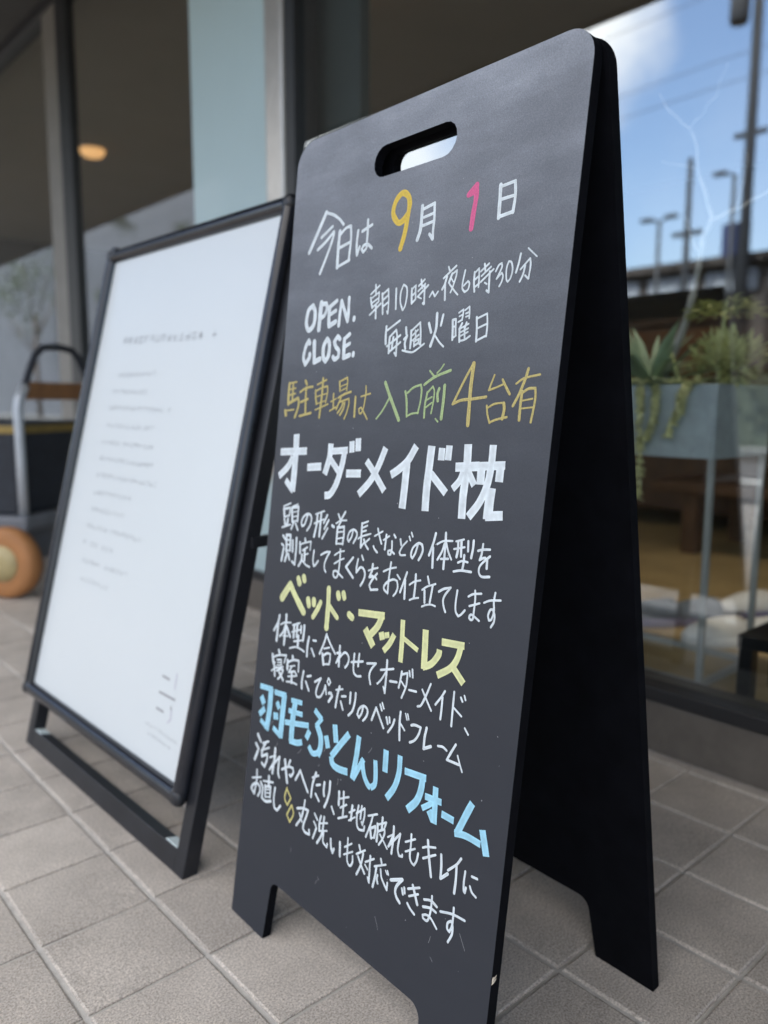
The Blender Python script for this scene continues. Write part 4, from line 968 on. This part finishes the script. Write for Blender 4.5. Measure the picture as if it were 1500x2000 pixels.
def twig(pts, r0, r1, n=8, wob=0.004):
    pts = [Vector(q) for q in pts]
    P = []
    for i in range(len(pts) - 1):
        for k in range(5):
            P.append(pts[i].lerp(pts[i + 1], k / 5) + Vector((rnd.gauss(0, wob), rnd.gauss(0, wob), rnd.gauss(0, wob * .5))) * (1 if (i or k) else 0))
    P.append(pts[-1])
    P = [P[0]] + [(P[i - 1] + P[i] * 2 + P[i + 1]) / 4 for i in range(1, len(P) - 1)] + [P[-1]]
    dw.tube(P, [r0 + (r1 - r0) * i / (len(P) - 1) for i in range(len(P))], n)
twig([(1.15, 0.080, 0.690), (1.15, 0.052, 0.79), (1.15, 0.025, 0.853), (1.15, 0.012, 0.93), (1.15, 0.000, 0.995), (1.15, -0.014, 1.032)], 0.0095, 0.0058)
twig([(1.15, -0.014, 1.030), (1.152, 0.002, 1.08), (1.15, 0.020, 1.15), (1.15, 0.043, 1.215)], 0.0048, 0.0022)
twig([(1.15, -0.014, 1.030), (1.15, -0.06, 1.045), (1.15, -0.112, 1.060), (1.155, -0.16, 1.10)], 0.0050, 0.0018)
twig([(1.15, 0.043, 1.213), (1.148, 0.078, 1.25), (1.145, 0.112, 1.30)], 0.0022, 0.0008, 6)
twig([(1.15, 0.043, 1.213), (1.15, 0.015, 1.24), (1.15, -0.012, 1.275), (1.15, -0.028, 1.32)], 0.0022, 0.0008, 6)
twig([(1.15, 0.018, 1.13), (1.15, 0.055, 1.15), (1.145, 0.10, 1.165)], 0.0022, 0.0008, 6)
twig([(1.15, -0.06, 1.045), (1.14, -0.075, 1.09), (1.14, -0.080, 1.14)], 0.0022, 0.0008, 6)
twig([(1.15, 0.004, 0.96), (1.16, 0.03, 1.00), (1.165, 0.05, 1.05)], 0.0026, 0.0008, 6)
dw.build('driftwood_branch', M_twig, loc=(1.15, 0.08, 0.69), smooth=True, props=tagd('bare silvery forked branch standing in the zinc planter', 'branch'))
# low pale rosettes carpeting the trough
sd_ = MB()
for k in range(46):
    cx, cy = rnd.uniform(1.072, 1.27), rnd.uniform(-0.075, 0.25)
    if k < 20: cx = rnd.uniform(1.064, 1.085)
    cz = 0.700 + rnd.uniform(0, 0.012)
    for q in range(11):
        a = rnd.uniform(0, 2 * math.pi); e = rnd.uniform(0.1, 1.2)
        leaf(sd_, (cx, cy, cz), (math.cos(a) * math.cos(e), math.sin(a) * math.cos(e), math.sin(e)), rnd.uniform(0.012, 0.022), rnd.uniform(0.006, 0.010), 0.1)
sd_.build('sedum', M_tip, loc=(1.15, 0.08, 0.69), props=tagd('low pale rosettes carpeting the soil along the planter rim', 'plant'))

# slippers on the shop floor
M_slw = mat('white_felt', (0.90, 0.90, 0.90), 0.9, vary=0.04, scale=40)
M_slg = mat('grey_felt', (0.17, 0.20, 0.25), 0.9, vary=0.1, scale=40)
M_slb = mat('violet_sole', (0.26, 0.25, 0.40), 0.7, vary=0.1, scale=30)
M_slin = mat('dark_lining', (0.06, 0.065, 0.08), 0.9)
def slipper(x, y, rz, mu, ms, label, sc=1.0, tilt=0.0):
    t = thing('slipper', label, 'slipper', (x, y, FZ), 'slippers on the shop floor')
    Mx = Matrix.Translation((x, y, FZ)) @ Matrix.Rotation(rz, 4, 'Z') @ Matrix.Rotation(tilt, 4, 'Y') @ Matrix.Scale(sc, 4)
    def ol(k, z, sh_=0.0):
        pts = []
        for i in range(28):
            a = 2 * math.pi * i / 28
            c, s_ = math.cos(a), math.sin(a)
            w = 0.046 + 0.006 * c - 0.007 * math.cos(2 * a)
            pts.append(Vector((0.13 * c * k + sh_, w * s_ * k, z)))
        return pts
    b = MB()
    rg = [ol(0.97, 0.0), ol(1.0, 0.006), ol(1.0, 0.018), ol(0.97, 0.023)]
    vs = [Mx @ q for r_ in rg for q in r_]
    fs = [tuple(range(28))[::-1], tuple(84 + i for i in range(28))]
    for i in range(3):
        for k in range(28): fs.append((i * 28 + k, i * 28 + (k + 1) % 28, (i + 1) * 28 + (k + 1) % 28, (i + 1) * 28 + k))
    b.add(vs, fs); b.build('sole', ms, t, smooth=True)
    b = MB()                                   # vamp: an arched shell over the front half
    vs = []; fs = []
    nu, nv = 10, 12
    for i in range(nu + 1):
        u = i / nu
        xx = -0.02 + 0.148 * math.sin(u * math.pi / 2)
        w = (0.049) * math.sqrt(max(0.0, 1 - ((xx + 0.02) / 0.150) ** 2.4)) + 0.001
        hgt = 0.020 + 0.028 * (1 - u ** 1.8)
        for k in range(nv + 1):
            a = math.pi * k / nv
            vs.append(Mx @ Vector((xx, w * math.cos(a), 0.016 + (hgt) * math.sin(a) ** 0.8 * (0.35 + 0.65 * (1 - u ** 3)))))
    for i in range(nu):
        for k in range(nv):
            a = i * (nv + 1) + k
            fs.append((a, a + 1, a + nv + 2, a + nv + 1))
    b.add(vs, fs); v_ = b.build('upper', mu, t, smooth=True)
    so = v_.modifiers.new('thick', 'SOLIDIFY'); so.thickness = 0.005
    b = MB(); b.add([Mx @ q for q in ol(0.90, 0.0245)], [tuple(range(28))]); b.build('insole', M_slin if mu is not M_slw else M_slg, t)
slipper(1.47, 0.215, R(146), M_slg, M_slb, 'grey slipper with violet sole nearest the chalkboard edge')
slipper(1.56, 0.145, R(150), M_slg, M_slb, 'grey slipper lying just behind the one nearest the chalkboard')
slipper(1.74, 0.085, R(158), M_slw, M_slb, 'pale slipper farthest back on the shop floor', 1.05)
slipper(1.43, 0.020, R(150), M_slw, M_slw, 'all white slipper between the two planter legs')
slipper(1.52, -0.060, R(140), M_slw, M_slb, 'white slipper at the picture edge above the black bench')
# low black bench at the window
M_bench = mat('black_bench', (0.012, 0.013, 0.016), 0.45, vary=0.2, scale=20)
bn_ = thing('bench', 'low black bench standing just inside the shop window at the picture edge', 'bench', (1.10, -0.40, FZ))
b = MB(); b.box(1.033, 1.21, -0.65, -0.168, 0.2125, 0.238, bev=0.002); b.build('seat', M_bench, bn_)
for (x, y) in ((1.035, -0.170), (1.181, -0.170), (1.035, -0.621), (1.181, -0.621)):
    b = MB(); b.box(x, x + 0.027, y - 0.027, y, FZ, 0.212, bev=0.002); b.build('leg', M_bench, bn_)
# wooden table and sideboard deeper in the room
M_oak = mat('brown_oak', (0.11, 0.058, 0.028), 0.5, vary=0.25, scale=14)
tb_ = thing('table', 'low brown wooden table in the dim room behind the planter', 'table', (2.6, 0.35, FZ))
b = MB(); b.box(2.40, 2.9, -0.5, 0.80, 0.335, 0.372, bev=0.004); b.build('table_top', M_oak, tb_)
for (x, y) in ((2.43, 0.62), (2.83, 0.62), (2.43, -0.45), (2.83, -0.45)):
    b = MB(); b.box(x, x + 0.06, y, y + 0.06, FZ, 0.3345, bev=0.003); b.build('leg', M_oak, tb_)
M_orange = mat('orange_wood', (0.20, 0.085, 0.025), 0.5, vary=0.3, scale=12)
sb = thing('sideboard', 'brown and orange wooden sideboard against the room behind the plants', 'cabinet', (3.2, 0.9, FZ))
b = MB(); b.box(3.0, 3.45, 0.1, 2.2, FZ + 0.08, 1.02, bev=0.004); cab = b.build('carcass', M_oak, sb)
b = MB(); b.box(2.975, 3.47, 0.07, 2.23, 1.0205, 1.05, bev=0.004); b.build('top', M_oak, sb)
for y in (0.12, 0.82, 1.52):
    b = MB(); b.box(2.98, 2.9995, y, y + 0.66, 0.70, 1.0, bev=0.003); b.build('drawer_front', M_orange if y == 0.82 else M_oak, sb)
for y in (0.16, 2.09):
    b = MB(); b.box(3.04, 3.40, y, y + 0.05, FZ, FZ + 0.0795); b.build('plinth', M_oak, sb)

# ------------------------------------------------------------------ across the street (seen in the window reflections)
M_pole = mat('pole_concrete', (0.02, 0.024, 0.03), 0.8, vary=0.1, scale=3)
M_metal = mat('dark_metal', (0.02, 0.024, 0.03), 0.6)
M_navy = mat('navy_sign', (0.02, 0.035, 0.11), 0.5)
M_low = mat('brown_shed', (0.05, 0.042, 0.038), 0.8, vary=0.2, scale=1)
M_pale = mat('pale_render', (0.40, 0.41, 0.44), 0.85, vary=0.06, scale=1)
M_far = mat('grey_cladding', (0.078, 0.084, 0.098), 0.8, vary=0.12, scale=0.8)
M_hedge = mat('hedge_leaf', (0.025, 0.035, 0.016), 0.7, vary=0.4, scale=3)
M_win = mat('pale_window', (0.30, 0.33, 0.37), 0.3)
bd = thing('shed', 'low brown shed with a row of pale windows across the road', 'building', (-13.5, 6, 0))
b = MB(); b.box(-15, -12, 1.5, 12.5, -0.3, 3.12); b.build('wall', M_low, bd)
b = MB(); b.box(-15.3, -11.8, 1.3, 12.7, 3.121, 3.26); b.build('roof', M_low, bd)
for k in range(9):
    b = MB(); b.box(-11.99, -11.97, 2.0 + k * 1.15, 2.95 + k * 1.15, 2.66, 3.02); b.build('window', M_win, bd)
hd = MB()  # hedge added to keep the bright far pavement out of the glass
for k in range(5200):
    c = Vector((-10.3 + rnd.gauss(0, .16), rnd.uniform(-6, 14), rnd.uniform(0.0, 1.25)))
    leaf(hd, c, (rnd.uniform(-.3, 1), rnd.uniform(-1, 1), rnd.uniform(-.3, 1)), 0.16, 0.09, 0.1)
hd.box(-10.45, -10.12, -6, 14, -0.02, 1.1)
hd.build('hedge', M_hedge, loc=(-10.3, 4, 0), props=tagd('long dark hedge added across the road to dim the window reflections', 'hedge'))
bd = thing('office_block', 'plain tall grey clad block beyond the shed across the road', 'building', (-15, 30, 0))
b = MB(); b.box(-13.5, -11.2, 22.0, 75, -0.3, 10.2); b.build('wall', M_far, bd)
b = MB(); b.box(-13.7, -11.0, 21.8, 75.2, 10.201, 10.5); b.build('parapet', M_low, bd)
bd = thing('house', 'pale rendered house beside the shed across the road', 'building', (-15, -1, 0))
b = MB(); b.box(-18, -12.6, -7, 1.0, -0.3, 3.0); b.build('wall', M_pale, bd)
b = MB(); b.add([(-18.3, -7.3, 3.001), (-12.3, -7.3, 3.001), (-12.3, 1.3, 3.001), (-18.3, 1.3, 3.001), (-15.3, -7.3, 4.4), (-15.3, 1.3, 4.4)], [(0, 1, 4), (3, 2, 5), (1, 2, 5, 4), (0, 3, 5, 4), (0, 1, 2, 3)]); b.build('roof', M_low, bd)
def pole(x, y, h, r, label, arms):
    t = thing('utility_pole', label, 'pole', (x, y, 0), 'utility poles across the road')
    b = MB(); b.tube([(x, y, -0.1), (x, y, h * 0.5), (x, y, h)], [r, r * 0.85, r * 0.65], 14); b.build('shaft', M_pole, t, smooth=True)
    for z in arms:
        b = MB(); b.box(x - 0.05, x + 0.05, y - 0.26, y + 0.26, z, z + 0.07); b.build('crossarm', M_metal, t)
        if z < 6: continue
        b = MB(); b.lathe([(0.13, 0), (0.15, 0.05), (0.15, 0.45), (0.10, 0.50)], 16, Matrix.Translation((x + 0.22, y + 0.2, z - 0.5))); b.build('transformer', M_pole, t, smooth=True)
pole(-11.2, 5.38, 9.5, 0.10, 'thick utility pole with a transformer, nearest the house', (7.2, 5.0))
pole(-11.3, 6.45, 4.9, 0.07, 'shorter utility pole between the lamp post and the thick pole', (3.6,))
def lamp_post(x, y, h, label, heads):
    t = thing('street_lamp', label, 'street lamp', (x, y, 0), 'street lamps across the road')
    b = MB(); b.tube([(x, y, -0.1), (x, y, h)], [0.05, 0.035], 12); b.build('post', M_metal, t, smooth=True)
    for s_ in heads:
        b = MB(); b.tube([(x, y, h - 0.02), (x, y + 0.18 * s_, h + 0.06), (x, y + 0.32 * s_, h + 0.05)], 0.02, 8); b.build('arm', M_metal, t, smooth=True)
        b = MB(); b.box(x - 0.07, x + 0.07, y + 0.24 * s_ - 0.11, y + 0.24 * s_ + 0.13, h + 0.02, h + 0.09, bev=0.025); b.build('lamp_head', M_metal, t)
lamp_post(-11.4, 7.05, 3.95, 'street lamp with two heads across the road', (-1, 1))
lamp_post(-11.4, 5.70, 4.5, 'street lamp with a single head across the road', (1,))
t = thing('road_sign', 'navy blue rectangular sign on a thin post across the road', 'sign', (-11.6, 5.72, 0))
b = MB(); b.box(-11.60, -11.57, 5.45, 5.95, 3.2, 3.75, bev=0.01); b.build('sign_plate', M_navy, t)
b = MB(); b.tube([(-11.63, 5.7, -0.05), (-11.63, 5.7, 3.7)], 0.03, 10); b.build('post', M_metal, t)
wi = MB()
for k, z in enumerate((8.6, 8.2, 7.4, 6.3, 5.9)):
    pts = [(-11.2, -30 + q * 4, z + 0.02 * ((q % 9) - 4) ** 2 - 0.3) for q in range(26)]
    wi.tube(pts, 0.006, 5)
wi.build('power_line', M_metal, loc=(-11.2, 5.4, 8), props=tagd('sagging power lines strung between the utility poles', 'wires'))
M_leaf = mat('street_tree_leaf', (0.06, 0.085, 0.035), 0.7, vary=0.4, scale=2)
M_bark = mat('bark', (0.12, 0.09, 0.07), 0.9, vary=0.2, scale=10)
def tree(x, y, h, rad, label):
    t = thing('street_tree', label, 'tree', (x, y, 0), 'trees across the road')
    b = MB(); b.tube([(x, y, -0.1), (x + .05, y, h * .3), (x - .04, y + .05, h * .55)], [0.11, 0.085, 0.05], 10)
    for k in range(7):
        a = k * 0.9; b.tube([(x, y, h * (.32 + .03 * k)), (x + math.cos(a) * rad * .5, y + math.sin(a) * rad * .5, h * (.5 + .05 * k))], [0.04, 0.012], 6)
    b.build('trunk', M_bark, t, smooth=True)
    b = MB()
    for c in range(22):
        v = Vector((rnd.gauss(0, .5), rnd.gauss(0, .5), rnd.gauss(0, .5)))
        cc = Vector((x, y, h * .68)) + Vector((v.x * rad, v.y * rad, v.z * h * .3))
        for k in range(70):
            q = cc + Vector((rnd.gauss(0, .17), rnd.gauss(0, .17), rnd.gauss(0, .15))) * rad
            leaf(b, q, (rnd.uniform(-1, 1), rnd.uniform(-1, 1), rnd.uniform(-.8, .8)), 0.14, 0.07, 0.2)
    b.build('crown', M_leaf, t)
tree(-9.8, 25.8, 6.6, 1.0, 'narrow leafy street tree nearer the shed')
tree(-9.8, 35.5, 8.0, 2.3, 'broad leafy street tree in front of the grey block')
tree(-9.8, 22.0, 6.2, 0.8, 'thinnest street tree, at the corner of the grey block')
